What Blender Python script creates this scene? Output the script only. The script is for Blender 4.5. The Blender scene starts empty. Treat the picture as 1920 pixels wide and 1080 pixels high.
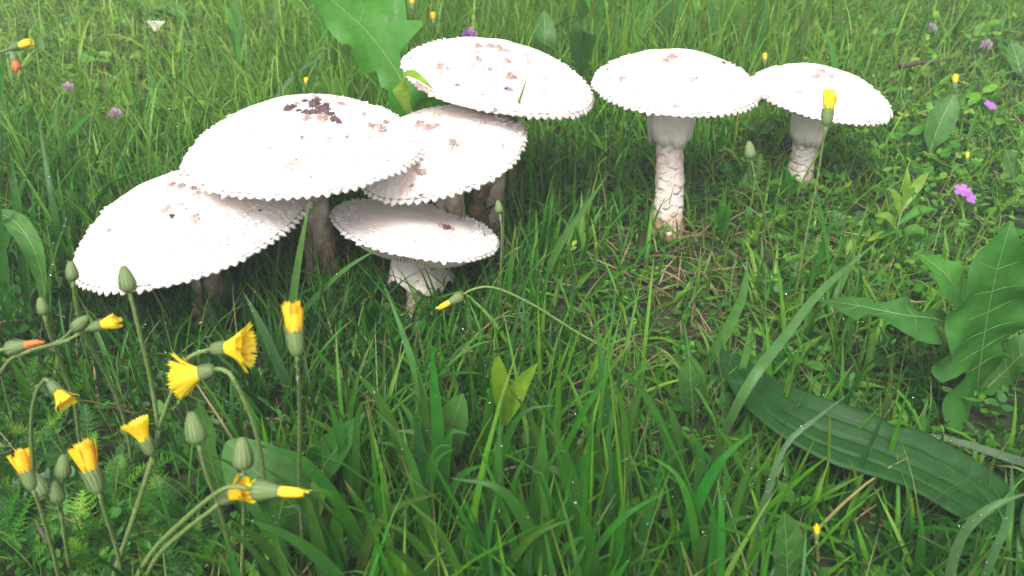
import bpy, math, random
import numpy as np
from mathutils import Vector, Matrix, noise as mnoise
from mathutils.bvhtree import BVHTree

random.seed(7)
rng = np.random.default_rng(11)
sc = bpy.context.scene
COL = sc.collection
R_ = math.radians

# ------------------------------------------------------------------ camera
CAM_H, PITCH, FPX = 0.55, R_(35.0), 1663.0          # metres, down tilt, focal length in photo pixels (1920 wide)
cam_d = bpy.data.cameras.new('camera')
cam = bpy.data.objects.new('camera', cam_d)
COL.objects.link(cam)
cam.location = (0, 0, CAM_H)
cam.rotation_euler = (math.pi / 2 - PITCH, 0, 0)
cam_d.sensor_width = 36.0
cam_d.lens = 36.0 * FPX / 1920.0
cam_d.clip_start = 0.02
cam_d.clip_end = 2000
cam_d.dof.use_dof = True
cam_d.dof.focus_distance = 0.86
cam_d.dof.aperture_fstop = 36.0 * FPX / 1920.0 / 3.0   # about 3 mm of aperture
sc.camera = cam

# ------------------------------------------------------------------ sky, sun, exposure
SUN_EL, SUN_AZ = R_(58), R_(200)       # high, behind the camera and a little to one side (azimuth from +Y, clockwise)
w = bpy.data.worlds.new('World'); sc.world = w; w.use_nodes = True
nt = w.node_tree; nt.nodes.clear()
out = nt.nodes.new('ShaderNodeOutputWorld'); bg = nt.nodes.new('ShaderNodeBackground')
sky = nt.nodes.new('ShaderNodeTexSky'); sky.sky_type = 'NISHITA'; sky.sun_disc = False
sky.sun_elevation = SUN_EL; sky.sun_rotation = SUN_AZ
sky.dust_density = 4.0; sky.air_density = 1.0
hsv = nt.nodes.new('ShaderNodeHueSaturation'); hsv.inputs['Saturation'].default_value = 0.22   # cloud cover: nearly white sky
nt.links.new(sky.outputs[0], hsv.inputs['Color']); nt.links.new(hsv.outputs[0], bg.inputs[0])
bg.inputs[1].default_value = 0.13
nt.links.new(bg.outputs[0], out.inputs[0])
sun_d = bpy.data.lights.new('sun', 'SUN'); sun_d.energy = 1.5; sun_d.angle = R_(24); sun_d.color = (1.0, 0.965, 0.90)
sun = bpy.data.objects.new('sun', sun_d); COL.objects.link(sun)
sd = Vector((math.sin(SUN_AZ) * math.cos(SUN_EL), math.cos(SUN_AZ) * math.cos(SUN_EL), math.sin(SUN_EL)))
sun.rotation_euler = sd.to_track_quat('Z', 'Y').to_euler()
sun.location = sd * 5
vs = sc.view_settings
vs.view_transform = 'Standard'; vs.look = 'None'; vs.exposure = 1.3; vs.gamma = 1.0
try: vs.use_curve_mapping = False
except Exception: pass
cy = sc.cycles
cy.max_bounces = 7; cy.diffuse_bounces = 4; cy.glossy_bounces = 3; cy.transmission_bounces = 5; cy.transparent_max_bounces = 6
cy.caustics_reflective = False; cy.caustics_refractive = False
cy.use_denoising = True
try: cy.denoiser = 'OPENIMAGEDENOISE'; cy.denoising_input_passes = 'RGB_ALBEDO_NORMAL'
except Exception: pass

# ------------------------------------------------------------------ where things stand
CR = Vector((1, 0, 0)); CF = Vector((0, math.cos(PITCH), -math.sin(PITCH))); CU = Vector((0, math.sin(PITCH), math.cos(PITCH)))
CO = Vector((0, 0, CAM_H))
def ray(px, py): return CR * ((px - 960) / FPX) + CU * ((540 - py) / FPX) + CF
def at(px, py, z): r = ray(px, py); return CO + r * ((z - CAM_H) / r.z)
def atd(px, py, d): return CO + ray(px, py) * d
def depth(p): return (Vector(p) - CO).dot(CF)
def proj(a):
    a = np.asarray(a, float); q = a - np.array(CO); d = q @ np.array(CF)
    dd = np.where(d < 0.05, 0.05, d)
    return 960 + FPX * (q @ np.array(CR)) / dd, 540 - FPX * (q @ np.array(CU)) / dd, d
def gz(x, y):
    return 0.006 * np.sin(x * 9.1 + 1.3) * np.cos(y * 7.7) + 0.004 * np.sin(x * 23.0 - y * 17.0) + 0.003 * np.sin(y * 31 + 2 + x * 11)

# ------------------------------------------------------------------ materials
def nodes(name):
    m = bpy.data.materials.new(name); m.use_nodes = True
    t = m.node_tree; t.nodes.clear()
    return m, t, t.nodes.new('ShaderNodeOutputMaterial')
def N(t, typ, **kw):
    n = t.nodes.new(typ)
    for k, v in kw.items(): n.inputs[k.replace('_', ' ')].default_value = v
    return n
def noise_tex(t, scale, detail=4, rough=0.55, coord='Object'):
    tc = t.nodes.new('ShaderNodeTexCoord'); n = N(t, 'ShaderNodeTexNoise', Scale=scale, Detail=detail, Roughness=rough)
    t.links.new(tc.outputs[coord], n.inputs['Vector']); return n
def ramp(t, src, stops):
    r = t.nodes.new('ShaderNodeValToRGB'); e = r.color_ramp.elements
    while len(e) < len(stops): e.new(0.5)
    for i, (p, c) in enumerate(stops): e[i].position = p; e[i].color = (*c, 1)
    t.links.new(src, r.inputs[0]); return r
def leafy(name, color=None, attr=False, rough=0.38, transl=0.35, mott=0.25, scale=220.0, bump=0.0, spec=0.5, patch=None):
    m, t, o = nodes(name)
    nz = noise_tex(t, scale)
    if attr:
        a = t.nodes.new('ShaderNodeAttribute'); a.attribute_name = 'col'; src = a.outputs['Color']
    else:
        rg = N(t, 'ShaderNodeRGB'); rg.outputs[0].default_value = (*color, 1); src = rg.outputs[0]
    hs = t.nodes.new('ShaderNodeHueSaturation')
    mr = N(t, 'ShaderNodeMapRange'); mr.inputs['From Min'].default_value = .3; mr.inputs['From Max'].default_value = .7
    mr.inputs['To Min'].default_value = 1 - mott; mr.inputs['To Max'].default_value = 1 + mott
    t.links.new(nz.outputs['Fac'], mr.inputs['Value']); t.links.new(mr.outputs[0], hs.inputs['Value']); t.links.new(src, hs.inputs['Color'])
    csrc = hs.outputs[0]
    if patch:
        n2 = noise_tex(t, patch[1], 3)
        r2 = ramp(t, n2.outputs['Fac'], [(patch[2], (0, 0, 0)), (patch[2] + .12, (1, 1, 1))])
        mx = t.nodes.new('ShaderNodeMixRGB'); mx.inputs[2].default_value = (*patch[0], 1)
        t.links.new(r2.outputs[0], mx.inputs[0]); t.links.new(csrc, mx.inputs[1]); csrc = mx.outputs[0]
    p = N(t, 'ShaderNodeBsdfPrincipled', Roughness=rough); p.inputs['Specular IOR Level'].default_value = spec
    t.links.new(csrc, p.inputs['Base Color'])
    tr = t.nodes.new('ShaderNodeBsdfTranslucent')
    yl = t.nodes.new('ShaderNodeMixRGB'); yl.blend_type = 'MULTIPLY'; yl.inputs[0].default_value = 1; yl.inputs[2].default_value = (1.5, 1.5, .7, 1)
    t.links.new(csrc, yl.inputs[1]); t.links.new(yl.outputs[0], tr.inputs['Color'])
    if bump:
        b = N(t, 'ShaderNodeBump', Strength=bump, Distance=0.002); t.links.new(nz.outputs['Fac'], b.inputs['Height'])
        t.links.new(b.outputs[0], p.inputs['Normal'])
    mix = t.nodes.new('ShaderNodeMixShader'); mix.inputs[0].default_value = transl
    t.links.new(p.outputs[0], mix.inputs[1]); t.links.new(tr.outputs[0], mix.inputs[2]); t.links.new(mix.outputs[0], o.inputs[0])
    return m
def solid(name, stops, scale=60, rough=0.7, bump=0.3, bdist=0.002, bscale=None, spec=0.4, detail=6):
    m, t, o = nodes(name)
    nz = noise_tex(t, scale, detail)
    r = ramp(t, nz.outputs['Fac'], stops)
    p = N(t, 'ShaderNodeBsdfPrincipled', Roughness=rough); p.inputs['Specular IOR Level'].default_value = spec
    t.links.new(r.outputs[0], p.inputs['Base Color'])
    nb = noise_tex(t, bscale or scale * 3, 6)
    b = N(t, 'ShaderNodeBump', Strength=bump, Distance=bdist); t.links.new(nb.outputs['Fac'], b.inputs['Height'])
    t.links.new(b.outputs[0], p.inputs['Normal']); t.links.new(p.outputs[0], o.inputs[0])
    return m

M = {}
M['cap'] = solid('cap_skin', [(.28, (.62, .46, .42)), (.40, (.76, .66, .63)), (.6, (.80, .74, .72))], 38, .62, .6, .0018, 330)
M['gill'] = solid('gill', [(.3, (.62, .53, .44)), (.7, (.76, .68, .58))], 90, .75, .2)
M['stem'] = solid('stem_skin', [(.28, (.34, .23, .18)), (.42, (.57, .47, .41)), (.65, (.68, .60, .54))], 70, .75, .6, .002, 260)
M['stem_foot'] = solid('stem_foot', [(.3, (.13, .07, .04)), (.5, (.42, .26, .17)), (.7, (.60, .47, .38))], 60, .85, .7, .003, 200)
M['stem_shade_tint'] = solid('stem_shade_tint', [(.3, (.16, .11, .08)), (.5, (.34, .26, .20)), (.7, (.50, .41, .34))], 60, .85, .8, .003, 180)  # stem skin darkened: deep shade beneath the clustered caps put into the colour
M['skirt'] = solid('skirt', [(.3, (.52, .44, .39)), (.7, (.70, .64, .60))], 60, .8, .5, .0015, 260)
M['wart_pale'] = solid('wart_pale', [(.36, (.24, .14, .12)), (.45, (.50, .37, .33)), (.55, (.68, .59, .55))], 330, .75, .5, .001, 500)
M['wart_brown'] = solid('wart_brown', [(.38, (.08, .04, .035)), (.47, (.32, .20, .17)), (.58, (.62, .51, .46))], 330, .8, .6, .001, 500)
M['wart_dark'] = solid('wart_dark', [(.40, (.035, .018, .022)), (.54, (.13, .07, .075)), (.70, (.48, .34, .33))], 200, .8, .7, .001, 500)
M['grass'] = leafy('grass_blade', attr=True, rough=.42, transl=.40, mott=.18, scale=90, spec=.24)
M['litter'] = leafy('litter', attr=True, rough=.6, transl=.12, mott=.3, scale=150)
M['small_leaf'] = leafy('small_leaf', attr=True, rough=.45, transl=.34, mott=.25, scale=160, spec=.28)
M['dandelion'] = leafy('dandelion_leaf', (.050, .200, .016), rough=.5, transl=.38, mott=.15, scale=110, bump=.3, spec=.3, patch=((.13, .20, .03), 70, .66))
M['dandelion_dark'] = leafy('dandelion_leaf_dark', (.034, .140, .018), rough=.5, transl=.34, mott=.2, scale=100, bump=.35, spec=.3, patch=((.09, .15, .03), 60, .64))
M['plantain'] = leafy('plantain_leaf', (.009, .054, .006), rough=.5, transl=.2, mott=.2, scale=90, bump=.25, spec=.22, patch=((.04, .09, .03), 55, .62))
M['broad'] = leafy('broad_leaf', (.050, .150, .026), rough=.48, transl=.32, mott=.25, scale=90, bump=.4, spec=.3, patch=((.12, .15, .04), 70, .64))
M['lime'] = leafy('lime_leaf', (.15, .27, .016), rough=.46, transl=.4, mott=.2, scale=120, bump=.3)
M['rib'] = leafy('leaf_rib', (.17, .27, .09), rough=.45, transl=.15, mott=.15)
M['stalk'] = leafy('flower_stalk', (.14, .21, .055), rough=.55, transl=.12, mott=.3, scale=400, bump=.5)
M['calyx'] = leafy('flower_calyx', (.16, .235, .075), rough=.6, transl=.12, mott=.35, scale=500, bump=.5)
M['bract'] = leafy('flower_bract', (.12, .18, .06), rough=.6, transl=.12, mott=.4, scale=600)
M['petal'] = leafy('petal_yellow', (.80, .60, .020), rough=.5, transl=.3, mott=.12, scale=300)
M['petal_o'] = leafy('petal_orange', (.80, .46, .012), rough=.5, transl=.25, mott=.15, scale=300)
M['petal_rust'] = leafy('petal_rust', (.62, .19, .05), rough=.5, transl=.25, mott=.2, scale=300)
M['petal_white'] = leafy('petal_white', (.78, .76, .78), rough=.5, transl=.25, mott=.05)
M['petal_purple'] = leafy('petal_purple', (.36, .13, .46), rough=.5, transl=.3, mott=.15)
M['petal_lilac'] = leafy('petal_lilac', (.52, .36, .58), rough=.5, transl=.3, mott=.2)
M['dead_leaf'] = leafy('dead_leaf', (.16, .095, .06), rough=.6, transl=.15, mott=.5, scale=120, bump=.6)
M['twig'] = solid('twig', [(.3, (.03, .02, .015)), (.7, (.10, .07, .05))], 150, .8, .6)
M['soil'] = solid('soil', [(.3, (.014, .014, .006)), (.5, (.022, .030, .008)), (.72, (.035, .060, .012))], 55, .9, .8, .01, 90)
m, t, o = nodes('water_drop')
g = N(t, 'ShaderNodeBsdfPrincipled', Roughness=.02, IOR=1.33); g.inputs['Transmission Weight'].default_value = 1.0; g.inputs['Base Color'].default_value = (1, 1, 1, 1)
gl = N(t, 'ShaderNodeBsdfGlossy', Roughness=.12); mx = t.nodes.new('ShaderNodeMixShader'); mx.inputs[0].default_value = .3
t.links.new(g.outputs[0], mx.inputs[1]); t.links.new(gl.outputs[0], mx.inputs[2]); t.links.new(mx.outputs[0], o.inputs[0]); M['drop'] = m

# ------------------------------------------------------------------ object helpers
def mesh(name, verts, faces, smooth=True):
    me = bpy.data.meshes.new(name); me.from_pydata([tuple(v) for v in verts], [], faces)
    if smooth: me.polygons.foreach_set('use_smooth', [True] * len(me.polygons))
    me.update(); return me
def link(name, me, mat=None, parent=None, mat_world=None):
    o = bpy.data.objects.new(name, me); COL.objects.link(o)
    if mat and me and not me.materials: me.materials.append(mat)
    W = mat_world or Matrix.Identity(4)
    if parent is None: o.matrix_world = W
    else:
        o.parent = parent
        o.matrix_basis = root_of[parent.name].inverted() @ W
        root_of[o.name] = W.copy()
    return o
root_of = {}
HAZE = .038
def thing(name, label, cat, loc, group=None):
    o = bpy.data.objects.new(name, None); COL.objects.link(o); o.location = loc; o.empty_display_size = .02
    o['label'] = label; o['category'] = cat
    if group: o['group'] = group
    root_of[o.name] = Matrix.Translation(loc)
    return o
def tag(o, label, cat, group=None):
    o['label'] = label; o['category'] = cat
    if group: o['group'] = group
    root_of[o.name] = Matrix.Identity(4)
    return o
def np_mesh(name, V, quads, tris=None, col=None, mat=None, smooth=True):
    me = bpy.data.meshes.new(name)
    V = np.ascontiguousarray(V, np.float32); me.vertices.add(len(V)); me.vertices.foreach_set('co', V.ravel())
    idx = []; starts = []; tot = []; s = 0
    if quads is not None and len(quads):
        idx.append(quads.ravel()); starts.append(s + 4 * np.arange(len(quads))); tot.append(np.full(len(quads), 4)); s += 4 * len(quads)
    if tris is not None and len(tris):
        idx.append(tris.ravel()); starts.append(s + 3 * np.arange(len(tris))); tot.append(np.full(len(tris), 3)); s += 3 * len(tris)
    idx = np.concatenate(idx).astype(np.int32); starts = np.concatenate(starts).astype(np.int32); tot = np.concatenate(tot).astype(np.int32)
    me.loops.add(len(idx)); me.loops.foreach_set('vertex_index', idx)
    me.polygons.add(len(starts)); me.polygons.foreach_set('loop_start', starts)
    try: me.polygons.foreach_set('loop_total', tot)
    except Exception: pass
    me.polygons.foreach_set('use_smooth', np.full(len(starts), smooth, bool))
    if col is not None:
        a = me.attributes.new('col', 'FLOAT_COLOR', 'POINT')
        c4 = np.ones((len(V), 4), np.float32); c4[:, :3] = col; a.data.foreach_set('color', c4.ravel())
    me.update(calc_edges=True); me.validate()
    if mat: me.materials.append(mat)
    return me
def spline(pts, n):
    pts = [Vector(p) for p in pts]
    if len(pts) == 2: return [pts[0].lerp(pts[1], i / (n - 1)) for i in range(n)]
    q = [pts[0] * 2 - pts[1]] + pts + [pts[-1] * 2 - pts[-2]]
    L = [0]
    for a, b in zip(pts, pts[1:]): L.append(L[-1] + (b - a).length)
    res = []
    for i in range(n):
        s = L[-1] * i / (n - 1); k = 0
        while k < len(pts) - 2 and s > L[k + 1]: k += 1
        u = (s - L[k]) / max(1e-9, L[k + 1] - L[k]); p0, p1, p2, p3 = q[k:k + 4]
        res.append(0.5 * ((2 * p1) + (p2 - p0) * u + (2 * p0 - 5 * p1 + 4 * p2 - p3) * u * u + (3 * p1 - p0 - 3 * p2 + p3) * u ** 3))
    return res
def tube(path, radii, sides=8, jitter=0.0):
    V, Fc = [], []; n = len(path); prev = None
    for i, p in enumerate(path):
        tg = (path[min(i + 1, n - 1)] - path[max(i - 1, 0)]).normalized()
        if prev is None: a = tg.orthogonal().normalized()
        else: a = (prev - tg * prev.dot(tg)).normalized()
        prev = a; b = tg.cross(a)
        r = radii(i / (n - 1)) if callable(radii) else radii
        for k in range(sides):
            th = 2 * math.pi * k / sides; rr = r * (1 + random.uniform(-jitter, jitter))
            V.append(p + (a * math.cos(th) + b * math.sin(th)) * rr)
    for i in range(n - 1):
        for k in range(sides):
            k2 = (k + 1) % sides; Fc.append((i * sides + k, i * sides + k2, (i + 1) * sides + k2, (i + 1) * sides + k))
    Fc.append(tuple(reversed(range(sides)))); Fc.append(tuple(range((n - 1) * sides, n * sides)))
    return V, Fc
def tab(T):
    ts, ws = zip(*T)
    return lambda t: float(np.interp(t, ts, ws))
def leaf_mesh(path, wl, wr, up, rows=28, cols=8, fold=.25, sweep=0.0, ribs=0, ribamp=.0, wave=0.0, wavef=5, seed=0):
    """a leaf blade: spine path, left and right half width tables (metres), folded along its midrib"""
    sp = spline(path, rows); V, Fc = [], []
    rs = random.Random(seed); ph = rs.uniform(0, 6)
    for i, p in enumerate(sp):
        t = i / (rows - 1); tg = (sp[min(i + 1, rows - 1)] - sp[max(i - 1, 0)]).normalized()
        u = up(t) if callable(up) else Vector(up)
        side = tg.cross(u).normalized(); nr = side.cross(tg).normalized()
        for k in range(cols + 1):
            s = -1 + 2 * k / cols
            wd = wl(t) if s < 0 else wr(t)
            off = side * (s * wd) + nr * (fold * abs(s) ** 1.3 * wd) - tg * (sweep * abs(s) ** 1.5 * wd)
            if ribs: off -= nr * (ribamp * (1 - abs(math.sin(s * math.pi * ribs))) ** 3 * min(1, wd / .012))
            if wave: off += nr * (wave * wd * s * s * math.sin(t * wavef * 6.28 + ph + (0 if s < 0 else 1.7)))
            V.append(p + off)
    for i in range(rows - 1):
        for k in range(cols):
            a = i * (cols + 1) + k; Fc.append((a, a + 1, a + cols + 2, a + cols + 1))
    return V, Fc, sp

# ------------------------------------------------------------------ ground
gx = np.concatenate([np.linspace(-250, -4, 14)[:-1], np.linspace(-4, 4, 161), np.linspace(4, 250, 14)[1:]])
gy = np.concatenate([np.linspace(-250, -1.5, 14)[:-1], np.linspace(-1.5, 6.5, 161), np.linspace(6.5, 250, 14)[1:]])
GX, GY = np.meshgrid(gx, gy); fall = np.clip(1.2 - np.hypot(GX, GY - 2) / 30, 0, 1)
GZ = gz(GX, GY) * fall
nx, ny = len(gx), len(gy); ii, jj = np.meshgrid(np.arange(nx - 1), np.arange(ny - 1)); a = (jj * nx + ii).ravel()
ground = link('ground', np_mesh('ground', np.stack([GX, GY, GZ], -1).reshape(-1, 3), np.stack([a, a + 1, a + nx + 1, a + nx], -1), mat=M['soil']))
ground['kind'] = 'structure'

# ------------------------------------------------------------------ mushrooms
CLEAR = []      # (hull polygon in the photo's pixels, distance): turf in front of the caps stays short
DROPS = []      # (point, radius)
def hull(pts):
    pts = sorted(set((round(x, 1), round(y, 1)) for x, y in pts))
    def half(ps):
        h = []
        for p in ps:
            while len(h) > 1 and (h[-1][0] - h[-2][0]) * (p[1] - h[-2][1]) - (h[-1][1] - h[-2][1]) * (p[0] - h[-2][0]) <= 0: h.pop()
            h.append(p)
        return h
    a, b = half(pts), half(pts[::-1]); return a[:-1] + b[:-1]

wart_meshes = {}
def wart_mesh(kind, v):
    key = (kind, v)
    if key in wart_meshes: return wart_meshes[key]
    rs = random.Random(v * 31 + len(kind)); n = 14; V = [(0, 0, .30 + rs.random() * .25)]; Fc = []
    rad = [rs.uniform(.42, 1.15) for _ in range(n)]
    for k, (f, h) in enumerate([(.3, .42), (.6, .34), (.85, .26), (1.0, .12), (1.03, -.22)]):
        for j in range(n):
            th = 2 * math.pi * (j + rs.uniform(-.25, .25)) / n; rr = rad[j] * f * rs.uniform(.88, 1.12)
            V.append((rr * math.cos(th), rr * math.sin(th), h * rs.uniform(.15, 2.1) if h > 0 else h))
    for j in range(n): Fc.append((0, 1 + j, 1 + (j + 1) % n))
    for k in range(4):
        for j in range(n):
            a = 1 + k * n + j; b = 1 + k * n + (j + 1) % n; Fc.append((a, a + n, b + n, b))
    me = mesh('wart', V, Fc, smooth=False); me.materials.append(M[kind]); wart_meshes[key] = me
    return me

def mushroom(label, c, R, apx, roll, back, Hr, seed, warts, base=None, stem_r=.016, skirt=None, bands=0, teeth=None, extra=14, gill_d=.013, stem_mat='stem'):
    rs = random.Random(seed); dpt = R * FPX / apx; C0 = atd(*c, dpt)
    n = Vector((math.sin(roll), math.sin(back), 1)).normalized(); xa = Vector((1, 0, 0)); xa = (xa - n * xa.dot(n)).normalized(); ya = n.cross(xa)
    H = Hr * R; NT = teeth or int(2 * math.pi * R / .0084); per = 5; NA = NT * per
    b0 = base if base else (C0.x - n.x * C0.z * .5, C0.y - n.y * C0.z * .5)
    root = thing('mushroom', label, 'mushroom', (b0[0], b0[1], float(gz(b0[0], b0[1]))), 'white mushrooms growing in a cluster in the turf')
    W = lambda x, y, z: C0 + xa * x + ya * y + n * z
    tl = [rs.uniform(.6, 1.1) * (.4 if rs.random() < .07 else 1) for _ in range(NT)]; tw = [rs.uniform(-.25, .25) for _ in range(NT)]
    tl = [q_ * (.85 + .14 * math.sin(i_ * .23 + seed) + .10 * math.sin(i_ * .61 + 2 * seed)) if q_ else 0 for i_, q_ in enumerate(tl)]; tl = [max(.18, q_) for q_ in tl]
    dent = [(rs.uniform(0, 6.28), rs.uniform(.012, .03)) for _ in range(4)]
    def rimR(th): return R * (1 + sum(a * math.sin((k + 2) * th + p) * .5 for k, (p, a) in enumerate(dent)))
    def top(s, th):
        rr = rimR(th); x, y = s * rr * math.cos(th), s * rr * math.sin(th)
        z = H * (1 - s ** 2.6) + .0016 * mnoise.noise(Vector((x * 38 + seed, y * 38, 1))) + .0007 * mnoise.noise(Vector((x * 170, y * 170, seed)))
        return x, y, z
    S = [0.0] + [math.sin(.5 * math.pi * i / 28) ** .9 for i in range(1, 28)] + [.992]
    V = [W(*top(0, 0))]; Fc = []
    prof = [.0, .85, 1.0, .8, .0]
    for s in S[1:]:
        for j in range(NA): V.append(W(*top(s, 2 * math.pi * j / NA)))
    def ring(fn):
        for j in range(NA):
            k = j // per; th = 2 * math.pi * j / NA; tooth = prof[j % per] * tl[k]; V.append(W(*fn(th, tooth, tw[k])))
    slope = -2.4 * Hr
    def e1(th, q, tw_): r = rimR(th) * 1.0 + q * .0028; z = -.0004 + slope * q * .002; return r * math.cos(th), r * math.sin(th), z
    def e2(th, q, tw_): r = rimR(th) * 1.0 + q * .0044; th2 = th + tw_ * .02 * q; z = -.002 + slope * q * .0042 + tw_ * .004 * q; return r * math.cos(th2), r * math.sin(th2), z
    def e3(th, q, tw_): r = rimR(th) * .992; return r * math.cos(th), r * math.sin(th), -.0046
    def e4(th, q, tw_): r = rimR(th) * .95; return r * math.cos(th), r * math.sin(th), -.0035
    for f in (e1, e2, e3, e4): ring(f)
    nr = len(S) - 1 + 4
    for j in range(NA): Fc.append((0, 1 + j, 1 + (j + 1) % NA))
    for k in range(nr - 1):
        for j in range(NA):
            a = 1 + k * NA + j; b = 1 + k * NA + (j + 1) % NA; Fc.append((a, a + NA, b + NA, b))
    cap = link('cap', mesh('cap', V, Fc), M['cap'], root)
    bvh = BVHTree.FromPolygons(V, Fc)
    px, py, _ = proj(V[::7]); CLEAR.append((hull(zip(px.tolist(), py.tolist())), dpt))
    # upstanding pointed scales crowding the margin
    SV, SF = [], []
    for i in range(int(640 * R / .1)):
        th = rs.uniform(0, 6.2832); s = .968 - .27 * rs.random() ** 1.5
        if i % 9 == 0: s = rs.uniform(.15, .75)
        ln = rs.uniform(.0022, .0052) * (1 if s > .7 else .55); wd = rs.uniform(.0016, .0030) * (1 if s > .7 else .7); lift = rs.uniform(.0010, .0030) * (1.0 if s > .7 else .35)
        x, y, z = top(s, th); er = Vector((math.cos(th), math.sin(th), 0)); et = Vector((-er.y, er.x, 0)); p = Vector((x, y, z))
        sl = -2.6 * Hr * s ** 1.6; out_ = (er + Vector((0, 0, sl))).normalized(); nn = Vector((-sl * er.x, -sl * er.y, 1)).normalized()
        k = len(SV)
        for q in (p + et * wd - nn * .0006, p - et * wd - nn * .0006, p - out_ * ln * .8 - nn * .0006, p + out_ * ln * .7 + nn * lift + et * rs.uniform(-.001, .001)):
            SV.append(W(*q))
        SF += [(k, k + 3, k + 2), (k + 1, k + 2, k + 3), (k, k + 1, k + 3)]
    f = link('margin_scales', mesh('margin_scales', SV, SF, False), M['cap'], cap); f['kind'] = 'stuff'
    # gills: real folds
    NG = int(R / .1 * 150) * 2; GV, GF = [], []
    gp = [(.955, -.0035, 0), (.90, -.006, .4), (.75, -gill_d * .8, 1), (.5, -gill_d, 1), (.3, -gill_d * .8, .9), (.17, -.002, .2)]
    for s, z, am in gp:
        for j in range(NG):
            th = 2 * math.pi * j / NG; r = s * rimR(th)
            zz = z + (1 if j % 2 else -1) * am * .0022
            GV.append(W(r * math.cos(th), r * math.sin(th), zz))
    for k in range(len(gp) - 1):
        for j in range(NG): a = k * NG + j; b = k * NG + (j + 1) % NG; GF.append((a, b, b + NG, a + NG))
    link('gills', mesh('gills', GV, GF, False), M['gill'], cap)
    # stem
    bz = float(gz(b0[0], b0[1])); B = Vector((b0[0], b0[1], bz - .012)); T = W(0, 0, .004)
    path = spline([B, B.lerp(T, .35) + Vector((n.x * -.004, 0, 0)), T - n * (.3 * (T - B).length), T], 26)
    hl = [rs.uniform(0, 6) for _ in range(3)]
    def rad(t): return stem_r * (1.22 - .30 * min(1, t * 1.4) + (.18 if t < .12 else 0) + .03 * math.sin(t * 19 + hl[0]))
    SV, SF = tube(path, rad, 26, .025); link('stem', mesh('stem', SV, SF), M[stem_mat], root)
    fp = path[:6]; SV, SF = tube(fp, lambda t: stem_r * (1.50 - .32 * t + .05 * math.sin(t * 9)), 22, .07); link('stem_foot', mesh('stem_foot', SV, SF), M['stem_foot'], root)
    def collar(name, t0, t1, r0, r1, rag, mat, sides=44):
        CV, CF_ = [], []; rr = random.Random(seed + int(t0 * 100)); rows = 6; ro = [rr.uniform(-1, 1) for _ in range(sides)]; ro = [(ro[q_ - 2] + ro[q_ - 1] * 2 + ro[q_] * 2) / 3.2 for q_ in range(sides)]
        ph = rr.uniform(0, 6)
        for k in range(rows):
            u = k / (rows - 1)
            for j in range(sides):
                th = 2 * math.pi * j / sides; rg = (ro[j] * .75 + .35 * math.sin(2 * th + ph)) * rag * u
                tt = t0 + (t1 - t0) * u + rg; i = max(0, min(24.999, tt * 25)); i0 = int(i); p = path[i0].lerp(path[min(25, i0 + 1)], i - i0)
                tg = (path[min(25, i0 + 1)] - path[max(0, i0 - 1)]).normalized(); a = xa - tg * xa.dot(tg); a.normalize(); b = tg.cross(a)
                r = stem_r * (r0 + (r1 - r0) * u ** 1.5) * (1 + .06 * math.sin(5 * th + ph) * u + .022 * math.sin(17 * th + ph) * (.4 + u))
                CV.append(p + (a * math.cos(th) + b * math.sin(th)) * r)
        for k in range(rows - 1):
            for j in range(sides): a_ = k * sides + j; b_ = k * sides + (j + 1) % sides; CF_.append((a_, b_, b_ + sides, a_ + sides))
        ob = link(name, mesh(name, CV, CF_), mat, root)
        md = ob.modifiers.new('thick', 'SOLIDIFY'); md.thickness = .0011; md.offset = 0
    if skirt: collar('skirt', .97, .97 - skirt[0], skirt[1], skirt[2], skirt[3], M['skirt'])
    for k in range(bands):
        t0 = .70 - k * .52 / max(1, bands); collar('scale_band', t0, t0 - .05 - .03 * rs.random(), .99 + .02 * rs.random() + .16 * (k / max(1, bands)), 1.02 + .06 * rs.random() + .165 * (k / max(1, bands)), .028, M['stem'], 40)
    # warts on the cap, each a loose patch
    def put(px_, py_, wpx, kind, flat=1.0):
        d = ray(px_, py_).normalized(); hit, nn, _, _ = bvh.ray_cast(CO, d)
        if hit is None: return
        if nn.dot(n) < 0: nn = -nn
        s = wpx * .5 / FPX * depth(hit); a = nn.orthogonal().normalized(); b = nn.cross(a); an = rs.uniform(0, 6.28); a, b = a * math.cos(an) + b * math.sin(an), b * math.cos(an) - a * math.sin(an)
        hgt = s * rs.uniform(.7, 1.1) * flat; sx = s * rs.uniform(.8, 1.15); sy = s * rs.uniform(.8, 1.15)
        Mx = Matrix(((a.x * sx, b.x * sy, nn.x * hgt, hit.x), (a.y * sx, b.y * sy, nn.y * hgt, hit.y), (a.z * sx, b.z * sy, nn.z * hgt, hit.z), (0, 0, 0, 1)))
        link('wart', wart_mesh(kind, rs.randrange(8)), None, cap, Mx)
    KD = {'p': 'wart_pale', 'b': 'wart_brown', 'd': 'wart_dark'}
    for q in warts:
        put(q[0], q[1], q[2], KD[q[3]], .8 if q[2] > 22 else 1.0)
        if q[2] > 16:
            for _ in range(rs.randrange(0, 2)): put(q[0] + rs.uniform(-.6, .6) * q[2], q[1] + rs.uniform(-.45, .35) * q[2], rs.uniform(3, 6), 'wart_dark' if q[3] == 'd' or rs.random() < .25 else 'wart_pale', 1.3)
    hx = [p for p in CLEAR[-1][0]]; x0, x1 = min(p[0] for p in hx), max(p[0] for p in hx); y0, y1 = min(p[1] for p in hx), max(p[1] for p in hx)
    for _ in range(extra // 2): put(rs.uniform(x0, x1), rs.uniform(y0, y1), rs.uniform(5, 10), 'wart_pale', 1.0)
    return root, bvh

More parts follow.
